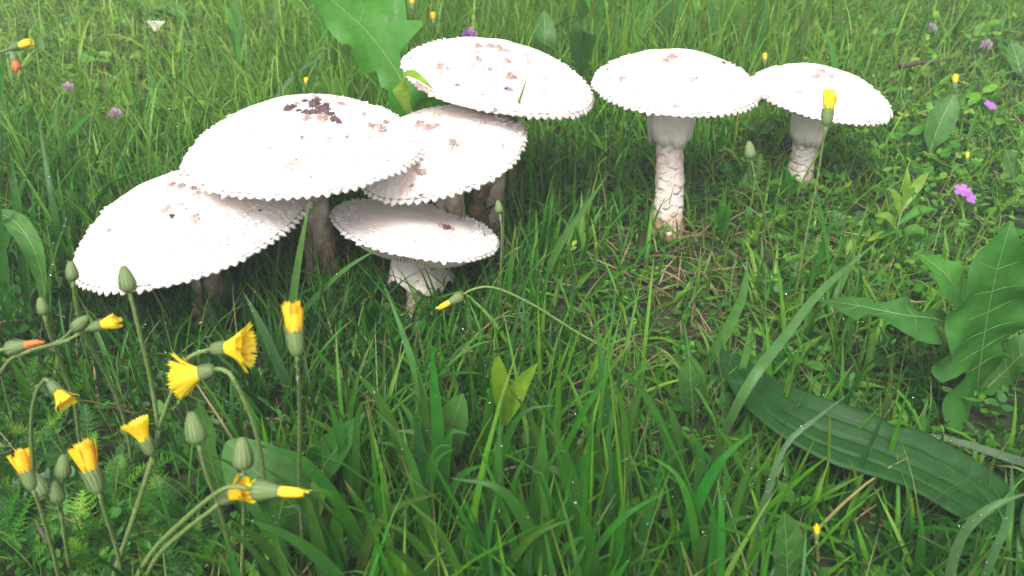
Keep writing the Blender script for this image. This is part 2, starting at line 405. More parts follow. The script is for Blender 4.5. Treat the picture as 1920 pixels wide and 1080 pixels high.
caps = []
caps.append(mushroom('large tilted white mushroom tucked under the rim of the biggest cap', (358, 426), .115, 219, R_(-10), R_(5), .42, 1,
    [(245,370,20,'p'),(228,374,12,'b'),(312,394,30,'p'),(323,406,15,'d'),(340,385,18,'p'),(365,411,34,'p'),(295,308,26,'p'),(343,327,22,'b'),(352,322,26,'d'),(378,346,30,'d'),(362,352,24,'b'),(340,350,22,'b'),(322,348,18,'b'),(365,368,26,'p'),(205,432,14,'b'),(213,434,9,'p'),(190,445,12,'p'),(180,382,8,'d'),(487,394,7,'d'),(300,340,18,'p')], extra=16, stem_mat='stem_shade_tint'))
caps.append(mushroom('biggest mushroom of the cluster, white cap with dark ragged crown patch', (573, 276), .115, 220, R_(-1), R_(5), .365, 2,
    [(588,196,34,'d'),(572,190,16,'d'),(596,188,18,'d'),(618,214,18,'d'),(592,212,26,'d'),(560,208,14,'d'),(612,196,20,'b'),(636,230,14,'d'),(606,206,34,'d'),(578,212,30,'d'),(545,203,28,'d'),(556,196,18,'b'),(628,224,26,'d'),(604,222,30,'b'),(575,222,26,'b'),(590,183,20,'b'),(640,196,18,'b'),(630,184,15,'p'),(712,238,28,'b'),(695,236,18,'b'),(722,230,18,'b'),(682,214,14,'b'),(566,258,12,'b'),(616,264,24,'p'),(650,257,12,'b'),(690,258,12,'p'),(543,308,26,'p'),(556,301,12,'p'),(508,278,12,'p'),(725,300,10,'b'),(468,216,18,'p'),(478,224,12,'p'),(512,252,9,'p'),(582,332,10,'p'),(640,352,9,'p'),(665,205,10,'p'),(700,193,12,'p')], extra=18, stem_mat='stem_shade_tint'))
caps.append(mushroom('white mushroom with brown ragged wart, its cap half under the biggest one', (823, 282), .090, 164, R_(-11), R_(-3), .36, 3,
    [(786,234,30,'b'),(806,240,30,'b'),(800,254,22,'p'),(778,246,20,'b'),(820,236,16,'b'),(776,206,16,'b'),(786,212,10,'p'),(818,218,20,'p'),(850,268,26,'b'),(848,278,18,'p'),(858,232,18,'p'),(900,230,20,'p'),(938,274,24,'p'),(790,322,22,'b'),(782,312,14,'p'),(772,348,10,'b'),(790,366,12,'b'),(778,372,10,'b'),(830,205,10,'p')], extra=8, stem_mat='stem_shade_tint'))
caps.append(mushroom('small low tilted mushroom with gills and torn white skirt showing', (781, 426), .085, 155, R_(12), R_(14), .17, 4,
    [(838,427,24,'d'),(828,424,15,'b'),(848,430,12,'b'),(850,396,26,'b'),(868,398,20,'b'),(882,396,14,'p'),(860,402,16,'d'),(882,438,9,'p'),(700,425,7,'p')], extra=5, stem_r=.015, gill_d=.020,
    skirt=(.56, 1.0, 2.25, .12), base=(-.092, .745)))
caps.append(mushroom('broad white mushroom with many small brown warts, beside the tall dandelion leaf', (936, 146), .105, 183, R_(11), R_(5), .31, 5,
    [(896,88,20,'b'),(918,87,22,'b'),(934,90,22,'b'),(948,96,16,'b'),(895,98,12,'b'),(896,112,18,'b'),(920,106,16,'p'),(950,114,20,'b'),(988,118,22,'p'),(985,104,20,'p'),(825,124,24,'b'),(840,130,12,'b'),(829,140,20,'p'),(884,128,22,'p'),(905,131,22,'p'),(918,130,12,'b'),(956,142,26,'b'),(966,146,16,'b'),(955,168,18,'b'),(948,166,9,'d'),(857,160,14,'b'),(1016,171,16,'p'),(1020,146,16,'p'),(998,150,12,'p'),(770,110,14,'b'),(905,176,10,'p'),(940,70+12,12,'p'),(1038,116,10,'p'),(790,118,8,'p'),(928,206,12,'b'),(918,212,8,'b'),(860,104,9,'p'),(830,105,10,'p'),(875,95,10,'p')], extra=16, stem_mat='stem_shade_tint'))
caps.append(mushroom('white mushroom on a tall scaly bare stem', (1268, 160), .090, 154, R_(2), R_(4), .37, 6,
    [(1262,108,22,'b'),(1250,114,18,'b'),(1268,122,26,'p'),(1284,116,16,'p'),(1246,122,12,'p'),(1356,118,10,'d'),(1352,127,18,'p'),(1168,148,16,'b'),(1176,154,16,'p'),(1188,135,14,'p'),(1164,146,8,'b'),(1297,150,20,'p'),(1305,146,10,'b'),(1198,180,14,'p'),(1267,199,26,'p'),(1225,110,10,'p'),(1372,168,10,'p'),(1140,130,7,'d'),(1300,186,7,'p')], extra=10, skirt=(.34, 2.15, 1.62, .03), bands=11, stem_r=.0138, base=(.183, .895)))
caps.append(mushroom('white mushroom with one brown crown wart, behind a yellow flower', (1538, 178), .085, 130, R_(8), R_(3), .35, 7,
    [(1538,134,22,'b'),(1530,144,20,'b'),(1548,146,26,'p'),(1558,144,12,'b'),(1520,146,12,'p'),(1645,176,7,'p'),(1470,170,8,'p'),(1505,237,12,'b'),(1440,185,7,'p')], extra=8, skirt=(.44, 2.0, 1.45, .05), bands=7, stem_r=.0135))
# stems stay in view too
CLEAR.append(([(1215, 225), (1300, 225), (1292, 425), (1212, 425)], .94))
CLEAR.append(([(1470, 235), (1550, 235), (1545, 315), (1475, 315)], 1.03))
CLEAR.append(([(715, 478), (850, 478), (840, 530), (715, 530)], .84))
CLEAR = [(h if sum((h[i][0]*h[(i+1)%len(h)][1]-h[(i+1)%len(h)][0]*h[i][1]) for i in range(len(h))) > 0 else h[::-1], d) for h, d in CLEAR]

# ------------------------------------------------------------------ flowers
def ribbon(L, Wd, a0, a1, rows=6, cols=4, cup=.3, teeth=True, taper=.5):
    V, Fc = [], []; x = z = 0.0
    for i in range(rows + 1):
        t = i / rows; ang = a0 + (a1 - a0) * t
        if i: x += math.sin(ang) * L / rows; z += math.cos(ang) * L / rows
        wd = Wd * (taper + (1 - taper) * min(1, t * 1.8)) * .5
        for k in range(cols + 1):
            s = -1 + 2 * k / cols; dz = 0
            if i == rows and teeth: dz = -.10 * L * (k % 2)
            V.append((x - cup * wd * s * s * math.cos(ang) + math.sin(ang) * dz, s * wd, z + cup * wd * s * s * math.sin(ang) + math.cos(ang) * dz))
    for i in range(rows):
        for k in range(cols): a = i * (cols + 1) + k; Fc.append((a, a + 1, a + cols + 2, a + cols + 1))
    return V, Fc
shape_cache = {}
def shape(key, fn, mat):
    if key not in shape_cache:
        me = mesh(key[0], *fn()); me.materials.append(mat); shape_cache[key] = me
    return shape_cache[key]
def pixdir(dx, dy, c): return (CR * dx - CU * dy - CF * c).normalized()
def head(root, pos, direction, wpx, state, petals='petal', n=None, sc_=1.0, seed=0):
    """a flower head: swollen green calyx with bracts, and strap petals; its size is the calyx width in photo pixels"""
    rs = random.Random(seed); d = depth(pos); s = wpx / FPX * d * sc_
    zq = direction.to_track_quat('Z', 'Y').to_matrix().to_4x4(); W = Matrix.Translation(pos) @ zq
    long = {'bud': 1.75, 'tip': 1.5, 'closed': 1.3, 'half': 1.15, 'open': .95}[state]
    prof = [(0, .16), (.05, .36), (.18, .50), (.4, .52), (.65, .42), (.85, .36), (1.0, .30)]
    if state == 'bud': prof[-2:] = [(.85, .30), (1.0, .14)]
    if state == 'closed': prof = [(0, .11), (.08, .22), (.25, .33), (.5, .40), (.8, .43), (1.0, .43)]
    if state in ('open', 'half'): prof = [(0, .13), (.06, .26), (.25, .36), (.6, .42), (1.0, .46)]
    V, Fc = [], []; K = 18
    for (u, r) in prof:
        for k in range(K):
            th = 2 * math.pi * k / K; rr = r * (1 + (.05 if k % 2 else -.05)); V.append((rr * math.cos(th), rr * math.sin(th), u * long))
    for i in range(len(prof) - 1):
        for k in range(K): a = i * K + k; b = i * K + (k + 1) % K; Fc.append((a, b, b + K, a + K))
    Fc.append(tuple(range((len(prof) - 1) * K, len(prof) * K)))
    key = ('calyx', state)
    me = shape(key, lambda: (V, Fc), M['calyx'])
    cal = link('calyx', me, None, root, W @ Matrix.Scale(s, 4))
    def bract_fn():
        BV, BF = [], []
        bp = list(prof)
        if state in ('closed', 'tip', 'half'): bp += [(1.16, prof[-1][1] + (.05 if state != 'tip' else -.05)), (1.32, prof[-1][1] + (.08 if state != 'tip' else -.09))]
        else: bp[-1] = (1.05, bp[-1][1])
        nb_ = len(bp)
        for i, (u, r) in enumerate(bp):
            wd = .10 * (1 - .9 * (i / (nb_ - 1)) ** 2) + .004
            for k in (-1, 0, 1): BV.append((r * 1.07 + (.03 if k == 0 else 0), k * wd, u * long))
        for i in range(nb_ - 1):
            for k in range(2): a = i * 3 + k; BF.append((a, a + 1, a + 4, a + 3))
        return BV, BF
    bm = shape(('bract', state), bract_fn, M['bract'])
    for k in range(12): link('bract', bm, None, cal, W @ Matrix.Scale(s, 4) @ Matrix.Rotation(2 * math.pi * (k + rs.uniform(-.2, .2)) / 12, 4, 'Z') @ Matrix.Diagonal((1, 1, rs.uniform(.82, 1.0), 1)))
    if state == 'bud': return cal
    cfg = {'tip': [(11, 1.05, .30, .02, -.26), (7, 1.25, .26, 0, -.20), (4, 1.4, .2, 0, -.08)], 'closed': [(12, 1.35, .40, .30, .02), (9, 1.45, .38, .18, -.10), (6, 1.35, .34, .05, -.1)],
           'half': [(15, 1.6, .42, .18, .48), (11, 1.5, .40, .12, .28), (7, 1.3, .34, .05, .1)], 'open': [(15, 1.9, .50, .35, .85), (12, 1.7, .46, .25, .6), (9, 1.4, .40, .1, .35)]}[state]
    for li, (cnt, L, Wd, a0, a1) in enumerate(cfg):
        for k in range(cnt):
            v = rs.randrange(3); da = (v - 1) * (.22 if state in ('open', 'half') else .16)
            pm = shape(('petal', petals, state, li, v), lambda: ribbon(L * (1 + (.09 if state in ('open', 'half') else .20) * (v - 1)), Wd, a0, a1 + da), M[petals])
            rr = (.36 - .10 * li) * (1 if state != 'tip' else .82)
            link('petal', pm, None, cal, W @ Matrix.Scale(s, 4) @ Matrix.Rotation(2 * math.pi * (k + rs.uniform(-.2, .2) + li * .5) / cnt, 4, 'Z') @ Matrix.Translation((rr, 0, long * .93)))
    return cal
def stalk(root, pts, r0, r1, drops=True, name='stem'):
    pa = spline(pts, max(10, 5 * len(pts))); V, Fc = tube(pa, lambda t: r0 + (r1 - r0) * t, 7, .06)
    o = link(name, mesh(name, V, Fc), M['stalk'], root)
    if drops:
        for _ in range(int(18 + 10 * len(pts))):
            i = random.random() * (len(pa) - 1.01); p = pa[int(i)].lerp(pa[int(i) + 1], i % 1)
            q = Vector((random.gauss(0, 1), random.gauss(0, 1), random.gauss(0, 1))).normalized()
            DROPS.append((p + q * (r0 + .0001), random.uniform(.00025, .0006)))
    return pa
KEEP = []       # flower heads and big leaves: (px, py, radius, distance), blades of turf do not stand in front of them
FG = 'yellow hawksbeard flowers and buds in the turf'
def flower(label, pts, direction, wpx, state, petals='petal', r0=.0013, r1=.0016, seed=0, name='hawksbeard', cat='flower', grp=FG, dp=True):
    P = [at(*p) for p in pts]; b = P[-1]; b.z = float(gz(b.x, b.y)) - .004
    root = thing(name, label, cat, b, grp)
    stalk(root, P, r0, r1, dp)
    head(root, P[0], pixdir(*direction), wpx, state, petals, seed=seed)
    KEEP.append((pts[0][0] + direction[0] * wpx * .9, pts[0][1] + direction[1] * wpx * .9, wpx * 1.3, depth(P[0])))
    return root

# the branched plant: bud, drooping side flower and a low flower on one stem
nodep = (297, 805, .125)
rt = thing('hawksbeard', 'branched hawksbeard with a tall green bud and two open yellow flowers', 'flower', at(205, 1105, 0), FG)
stalk(rt, [at(*nodep), at(285, 860, .105), at(245, 985, .055), at(205, 1105, -.004)], .0017, .0022)
stalk(rt, [at(243, 548, .243), at(262, 625, .212), at(284, 720, .165), at(*nodep)], .0012, .0016, name='branch'); head(rt, at(243, 548, .243), pixdir(-.2, -1, .1), 29, 'bud', seed=1)
stalk(rt, [at(398, 655, .20), at(372, 661, .20), at(348, 678, .19), at(322, 735, .16), at(*nodep)], .0012, .0016, name='branch'); head(rt, at(396, 655, .20), pixdir(1, -.1, .1), 30, 'open', seed=2)
stalk(rt, [at(284, 852, .118), at(290, 862, .110), at(287, 870, .103)], .0012, .0014, False, name='branch'); head(rt, at(284, 852, .118), pixdir(-.35, -1, .25), 27, 'half', seed=3)
KEEP += [(237, 525, 32, .53), (440, 642, 55, .55), (270, 820, 45, .58)]
flower('wilting open yellow hawksbeard nodding on a hooked stem', [(402, 692, .19), (428, 698, .192), (455, 745, .172), (480, 810, .14), (494, 890, .10), (495, 975, .06), (486, 1105, 0)], (-1, .28, -.12), 30, 'open', seed=4, r0=.0014, r1=.0019)
flower('plump green hawksbeard bud below the nodding flower', [(372, 832, .165), (386, 885, .14), (412, 955, .10), (432, 1040, .05), (440, 1120, 0)], (-.2, -1, .1), 35, 'bud', seed=5)
flower('bottle-shaped green hawksbeard bud above the sideways flower pair', [(456, 880, .145), (457, 950, .11), (455, 1030, .06), (452, 1120, 0)], (0, -1, .1), 35, 'bud', seed=6)
flower('half-closed yellow hawksbeard pointing sideways over an open one', [(472, 918, .15), (440, 912, .152), (405, 925, .14), (345, 975, .10), (285, 1035, .05), (235, 1110, 0)], (1, .04, .1), 36, 'tip', seed=7, r0=.0014, r1=.0020)
flower('open yellow hawksbeard behind the sideways half-closed one', [(412, 940, .125), (395, 957, .118), (340, 1000, .085), (290, 1050, .04), (255, 1115, 0)], (.75, -.40, .35), 28, 'half', seed=8, r0=.0014, r1=.0020)
flower('orange-yellow closed hawksbeard on a tall straight stem', [(557, 668, .27), (561, 720, .235), (562, 800, .18), (561, 900, .11), (566, 1000, .05), (566, 1090, 0)], (-.1, -1, 0), 36, 'closed', 'petal_o', seed=9, r0=.0011, r1=.0015)
flower('closed orange-yellow hawksbeard with buds huddled beside it', [(186, 925, .115), (198, 965, .09), (216, 1020, .05), (232, 1090, 0)], (-.32, -1, .1), 36, 'closed', 'petal_o', seed=10)
flower('small orange hawksbeard closing up beside three green buds', [(62, 918, .13), (78, 960, .105), (98, 1030, .055), (112, 1100, 0)], (-.35, -1, .1), 28, 'closed', 'petal_o', seed=11)
rt = thing('hawksbeard', 'cluster of three small green hawksbeard buds on one stem', 'flower', at(135, 1090, 0), FG)
stalk(rt, [at(112, 945, .09), at(120, 1000, .06), at(135, 1090, -.004)], .0012, .0016)
for k, (bx, by, bz_, w_) in enumerate([(86, 930, .105, 28), (117, 897, .118, 26), (110, 943, .10, 24)]):
    stalk(rt, [at(bx, by, bz_), at((bx + 112) / 2, (by + 955) / 2 + 4, .09), at(113, 957, .084)], .001, .0012, False, 'branch'); head(rt, at(bx, by, bz_), pixdir((-.5, .1, -.1)[k], -1, .1), w_, 'bud', seed=20 + k)
flower('half-open yellow hawksbeard hanging sideways among feathery leaves', [(93, 716, .15), (84, 712, .148), (66, 742, .125), (58, 810, .08), (70, 930, 0)], (.75, .75, .2), 22, 'half', seed=12)
rt = thing('hawksbeard', 'slender hawksbeard with a closed yellow flower and a small bud on side branches', 'flower', at(-70, 940, 0), FG)
stalk(rt, [at(60, 656, .17), at(10, 685, .14), at(-40, 790, .07), at(-70, 940, -.004)], .0014, .0018)
stalk(rt, [at(166, 616, .205), at(120, 640, .192), at(60, 656, .17)], .0011, .0013, name='branch'); head(rt, at(166, 616, .205), pixdir(1, -.28, .1), 22, 'closed', sc_=1, seed=13)
stalk(rt, [at(138, 616, .205), at(110, 640, .188), at(60, 656, .17)], .0009, .0012, name='branch'); head(rt, at(138, 618, .205), pixdir(.7, -.6, .1), 22, 'bud', seed=14)
KEEP += [(185, 608, 35, .57), (35, 645, 40, .57)]
flower('green hawksbeard bud with a rust-orange petal tip', [(12, 655, .19), (-10, 664, .18), (-40, 730, .12), (-60, 900, 0)], (1, -.22, .1), 26, 'tip', 'petal_rust', seed=15)
flower('tall thin hawksbeard bud standing close to the margin of a tilted cap', [(137, 526, .235), (143, 570, .212), (158, 628, .18), (178, 665, .155), (205, 715, .12), (232, 785, .075), (255, 900, 0)], (-.1, -1, .1), 21, 'bud', seed=16)
flower('thin hawksbeard stem with two small buds one above the other', [(83, 590, .21), (94, 625, .19), (118, 690, .145), (140, 760, .10), (160, 900, 0)], (-.2, -1, .1), 19, 'bud', seed=17)
flower('nodding yellow-tipped hawksbeard on a long arched stem lying over the turf', [(868, 553, .125), (890, 541, .13), (930, 540, .128), (1000, 572, .108), (1080, 622, .078), (1150, 664, .05), (1215, 712, 0)], (-1, .55, .1), 19, 'tip', seed=18, r0=.0010, r1=.0013)
flower('tiny green hawksbeard bud beside the small tilted cap', [(937, 400, .15), (941, 430, .135), (940, 480, .105), (938, 560, .05), (945, 620, 0)], (-.15, -1, .1), 14, 'bud', seed=19, r0=.0008, r1=.001)
flower('upright yellow hawksbeard in front of a white cap', [(1549, 236, .205), (1541, 280, .18), (1530, 350, .14), (1512, 440, .085), (1490, 565, 0)], (.08, -1, .12), 24, 'closed', seed=21, r0=.0010, r1=.0014)
flower('pale green hawksbeard bud between the two stemmed mushrooms', [(1408, 298, .15), (1418, 340, .125), (1432, 395, .085), (1450, 480, .02), (1452, 505, 0)], (-.15, -1, .1), 19, 'bud', seed=22, r0=.0009, r1=.0012)
flower('yellow hawksbeard lying sideways above an orange bud', [(18, 92, .11), (-10, 104, .10), (-40, 150, .06), (-50, 230, 0)], (1, -.28, .1), 16, 'closed', seed=23, r0=.0013, dp=False)
flower('small orange bud hanging under a sideways yellow flower', [(22, 98, .09), (12, 105, .085), (5, 150, .045), (5, 205, 0)], (.35, .9, .1), 14, 'closed', 'petal_rust', seed=24, dp=False)
flower('small yellow bud behind the tall dandelion leaf', [(773, 20, .11), (776, 60, .07), (778, 130, 0)], (0, -1, .1), 10, 'closed', seed=25, dp=False)
flower('tiny orange-yellow bud over the back of the warty cap', [(814, 46, .10), (815, 80, .05), (816, 120, 0)], (-.1, -1, .1), 8, 'closed', 'petal_o', seed=26, dp=False)
flower('small yellow bud among clover beside a dark twig', [(1790, 168, .05), (1788, 190, .025), (1786, 215, 0)], (0, -1, .1), 10, 'closed', seed=27, dp=False)
flower('tiny yellow bud low in the clover beneath a broad leaf', [(1813, 305, .03), (1812, 325, 0)], (0, -1, .1), 7, 'closed', seed=28, dp=False)
flower('tiny yellow bud peeping over the biggest white cap', [(574, 165, .10), (576, 200, .05), (580, 250, 0)], (0, -1, .1), 7, 'closed', seed=29, dp=False)
flower('small yellow bud beside the far stemmed mushroom', [(1434, 122, .10), (1436, 160, .06), (1440, 215, 0)], (0, -1, .1), 8, 'closed', seed=30, dp=False)

# daisy
D0 = at(293, 58, .06); rt = thing('daisy', 'white daisy held above the grass on a short stem', 'flower', at(296, 100, 0))
stalk(rt, [D0, at(294, 80, .03), at(296, 102, -.004)], .0009, .001, False)
Wm = Matrix.Translation(D0) @ pixdir(.05, -1, .35).to_track_quat('Z', 'Y').to_matrix().to_4x4()
pm = shape(('petal', 'daisy'), lambda: ribbon(.018, .0034, .40, .85, 5, 2, .2, False), M['petal_white'])
for k in range(17): link('petal', pm, None, rt, Wm @ Matrix.Rotation(2 * math.pi * k / 17, 4, 'Z') @ Matrix.Translation((.004, 0, .001)))
V, Fc = tube([Vector((0, 0, z)) for z in (-.001, .0005, .002, .003)], lambda t: .0036 * (1 - .5 * t ** 3), 12); link('flower_centre', mesh('flower_centre', V, Fc), M['petal'], rt, Wm)
V, Fc = tube([Vector((0, 0, z)) for z in (-.004, -.003, -.0015, .0002)], lambda t: .0016 + .0048 * t, 12); link('calyx', mesh('calyx', V, Fc), M['calyx'], rt, Wm)

# clover heads and cranesbill flowers
def clover(label, px, py, z, rpx, mat):
    p = at(px, py, z); r = rpx / FPX * depth(p); b = at(px + 2, py, z); b = Vector((p.x, p.y, float(gz(p.x, p.y))))
    rt = thing('clover_flower', label, 'flower', b, 'small purple clover heads'); stalk(rt, [p, p.lerp(b, .5) + Vector((.003, 0, 0)), b], .0008, .001, False)
    fm = shape(('floret', mat), lambda: ribbon(1.0, .42, .0, .35, 3, 2, .5, False), M[mat])
    for k in range(34):
        zz = 1 - 1.6 * (k + .5) / 34; th = k * 2.39996; q = Vector((math.sqrt(1 - zz * zz) * math.cos(th), math.sqrt(1 - zz * zz) * math.sin(th), zz))
        link('floret', fm, None, rt, Matrix.Translation(p + q * r * .15) @ q.to_track_quat('Z', 'Y').to_matrix().to_4x4() @ Matrix.Scale(r * random.uniform(.8, 1.05), 4))
clover('pale lilac clover head in short turf beyond the cluster', 127, 166, .04, 11, 'petal_lilac')
clover('pinkish clover head nodding close to the biggest cap', 216, 212, .05, 11, 'petal_lilac')
clover('violet clover head behind the warty white cap', 880, 66, .09, 13, 'petal_purple')
clover('faded pink clover head beyond the dark twig', 1745, 52, .03, 9, 'petal_lilac')
clover('dull pink clover head close behind the dark twig', 1850, 84, .03, 10, 'petal_lilac')
def cranesbill(label, spots, base):
    b = at(*base, 0); rt = thing('cranesbill', label, 'flower', b, 'purple cranesbill flowers')
    for k, (px, py, z, rp, dr) in enumerate(spots):
        p = at(px, py, z); stalk(rt, [p, p.lerp(b, .5) + Vector((.004, 0, .006)), b], .0006, .0009, False)
        s = rp / FPX * depth(p); Wm = Matrix.Translation(p) @ pixdir(*dr).to_track_quat('Z', 'Y').to_matrix().to_4x4() @ Matrix.Scale(s, 4)
        def fn():
            V, Fc = leaf_mesh([(0, 0, 0), (.5, 0, .12), (1, 0, .2)], tab([(0, .1), (.5, .36), (.85, .40), (1, .15)]), tab([(0, .1), (.5, .36), (.85, .40), (1, .15)]), (0, 0, 1), 7, 4, .15)[:2]
            return V, Fc
        pm = shape(('petal', 'cranesbill'), fn, M['petal_purple'])
        for j in range(5): link('petal', pm, None, rt, Wm @ Matrix.Rotation(2 * math.pi * j / 5 + k, 4, 'Z'))
cranesbill('pair of purple cranesbill flowers over lobed leaves', [(1803, 358, .05, 15, (-.1, -.5, .8)), (1818, 371, .045, 13, (.3, -.3, .9))], (1812, 420))
cranesbill('single vivid purple cranesbill flower in the clover', [(1855, 199, .05, 13, (.2, -.5, .7))], (1852, 240))

# ------------------------------------------------------------------ broad leaves
TOC = lambda mixz=.5: (lambda t: (Vector((0, 0, 1)) * mixz - CF * (1 - mixz)).normalized())
def leaf(root, pts, WL, WR, mat, up=None, rib='rib', rows=40, cols=8, keep=True, **kw):
    """pts: points in space; WL, WR: half widths in photo pixels along the leaf"""
    sw0 = True; P = [Vector(p) for p in pts]; dm = depth(P[len(P) // 2]); k = dm / FPX
    wl, wr = tab([(t, w_ * k) for t, w_ in WL]), tab([(t, w_ * k) for t, w_ in WR])
    V, Fc, sp = leaf_mesh(P, wl, wr, up or TOC(), rows, cols, seed=random.randrange(999), **kw)
    lf = link('leaf', mesh('leaf', V, Fc), M[mat], root)
    if rib:
        rv, rf = tube([p + Vector((0, 0, .0003)) for p in sp], lambda t: (.0011 - .0009 * t) * (dm / .9), 6); link('midrib', mesh('midrib', rv, rf), M[rib], lf)
        half = cols // 2; st = max(3, rows // 9)
        for i in range(int(rows * .3), rows - half - 2, st):
            for sg in (-1, 1):
                vp = [V[(i + (k_ if sw0 else k_ // 1)) * (cols + 1) + half + sg * k_] + Vector((0, 0, .0002)) - CF * .0002 for k_ in range(half)]
                if (vp[-1] - vp[0]).length < .006: continue
                tv, tf = tube(spline(vp, 6), lambda t: (.00036 - .00028 * t) * (dm / .9), 4); link('vein', mesh('vein', tv, tf), M[rib], lf)
    if keep:
        for p in sp[::4]:
            x, y, d = proj([p]); KEEP.append((x[0], y[0], max(w_ for _, w_ in WL) * (.22 if mat == 'plantain' else .55), d[0] - .01))
    return lf
sym = lambda T: (T, T)
# tall dandelion behind the cluster
rb = Vector((-.10, 1.03, float(gz(-.10, 1.03))))
rt = thing('dandelion', 'tall dandelion with big toothed leaves standing among the white caps', 'dandelion', rb)
leaf(rt, [rb, rb + Vector((0, -.02, .10)), atd(779, 200, 1.02), atd(742, 132, 1.01), atd(690, 62, 1.0), atd(622, 0, .985), atd(560, -50, .97), atd(510, -80, .96)],
     [(0, 6), (.36, 8), (.42, 14), (.45, 58), (.47, 52), (.53, 30), (.545, 44), (.60, 30), (.62, 62), (.66, 58), (.72, 44), (.735, 56), (.8, 46), (.82, 34), (.9, 30), (1, 3)],
     [(0, 6), (.36, 8), (.43, 16), (.45, 40), (.48, 30), (.53, 52), (.55, 30), (.58, 20), (.60, 26), (.645, 92), (.66, 80), (.68, 40), (.72, 66), (.8, 62), (.84, 40), (.92, 30), (1, 3)], 'dandelion', TOC(.25), rows=70, fold=.18, sweep=.35, wave=.22, wavef=5)
leaf(rt, [rb, rb + Vector((.01, 0, .10)), atd(748, 150, 1.05), atd(745, 80, 1.055), atd(742, 10, 1.06), atd(738, -50, 1.07)],
     [(0, 5), (.45, 8), (.55, 26), (.6, 34), (.64, 22), (.7, 40), (.78, 46), (.82, 30), (.9, 34), (1, 4)],
     [(0, 5), (.45, 8), (.55, 18), (.6, 24), (.64, 14), (.70, 22), (.75, 14), (.8, 20), (.9, 18), (1, 3)], 'dandelion', TOC(.1), rows=50, fold=.2, sweep=.3)
leaf(rt, [rb + Vector((-.012, -.09, .12)), atd(750, 172, .90), atd(765, 140, .872), atd(788, 148, .862), atd(813, 168, .855)], [(0, 3), (.4, 12), (.6, 18), (.8, 13), (1, 1)], [(0, 3), (.4, 10), (.6, 14), (.8, 10), (1, 1)], 'lime', TOC(.6), rows=24, rib=None, fold=.2)
# dandelion at the right
rb = at(1830, 748, 0)
rt = thing('dandelion', 'dandelion with big dark toothed leaves above the ribbed plantain leaf', 'dandelion', rb)
leaf(rt, [rb, at(1836, 690, .055), at(1850, 600, .115), at(1866, 520, .16), at(1884, 455, .19), at(1896, 415, .205)],
     [(0, 6), (.10, 10), (.16, 22), (.22, 128), (.25, 118), (.36, 56), (.41, 51), (.44, 108), (.47, 118), (.52, 108), (.62, 102), (.75, 79), (.88, 49), (1, 3)],
     [(0, 6), (.10, 10), (.16, 20), (.21, 108), (.26, 90), (.36, 46), (.41, 44), (.45, 102), (.52, 100), (.62, 97), (.75, 79), (.88, 51), (1, 3)], 'dandelion_dark', TOC(.25), rows=60, fold=.15, sweep=.3, wave=.2)
leaf(rt, [rb, at(1815, 650, .055), at(1770, 604, .09), at(1690, 590, .105), at(1600, 572, .10), at(1530, 562, .085)],
     [(0, 5), (.28, 8), (.36, 14), (.40, 66), (.43, 60), (.54, 24), (.58, 22), (.61, 70), (.65, 62), (.75, 24), (.78, 22), (.81, 44), (.88, 26), (1, 2)],
     [(0, 5), (.28, 8), (.36, 10), (.40, 40), (.44, 34), (.56, 14), (.6, 14), (.63, 46), (.68, 40), (.78, 16), (.8, 28), (.9, 16), (1, 2)], 'dandelion_dark', TOC(.75), rows=60, fold=.12, sweep=.3, wave=.12)
leaf(rt, [rb + Vector((0, .01, 0)), at(1832, 640, .05), at(1800, 556, .11), at(1768, 510, .13), at(1725, 478, .135)], [(0, 4), (.38, 8), (.46, 34), (.52, 22), (.58, 18), (.62, 52), (.7, 46), (.85, 30), (1, 3)], [(0, 4), (.38, 8), (.46, 30), (.54, 18), (.6, 50), (.7, 46), (.85, 34), (1, 3)], 'dandelion', TOC(.6), rows=40, fold=.15, wave=.1)
leaf(rt, [rb, at(1880, 700, .03), at(1925, 660, .06), at(1985, 640, .07)], [(0, 5), (.4, 30), (.7, 36), (1, 4)], [(0, 5), (.4, 28), (.7, 36), (1, 4)], 'broad', TOC(.7), rows=30)
# plantain
rb = at(1985, 1050, 0)
rt = thing('plantain', 'broad dark ribbed plantain leaf lying across the turf', 'plantain', rb)
leaf(rt, [rb, at(1905, 985, .03), at(1800, 915, .052), at(1660, 848, .066), at(1530, 800, .07), at(1430, 738, .07), at(1352, 655, .06)],
     [(0, 26), (.12, 46), (.3, 60), (.42, 52), (.47, 58), (.55, 64), (.7, 58), (.82, 48), (.93, 30), (1, 3)], [(0, 26), (.12, 52), (.3, 68), (.42, 74), (.47, 58), (.5, 66), (.6, 68), (.7, 58), (.82, 46), (.93, 32), (1, 3)], 'plantain', TOC(.6), rib=None, rows=70, cols=40, fold=.16, ribs=2, ribamp=.0019, wave=.03, wavef=2.3)
leaf(rt, [rb, at(1960, 1010, .03), at(1990, 960, .05), at(2050, 900, .05)], *sym([(0, 14), (.5, 60), (.8, 50), (1, 4)]), 'plantain', TOC(.6), rib=None, rows=24, cols=28, fold=.1, ribs=2, ribamp=.0019)
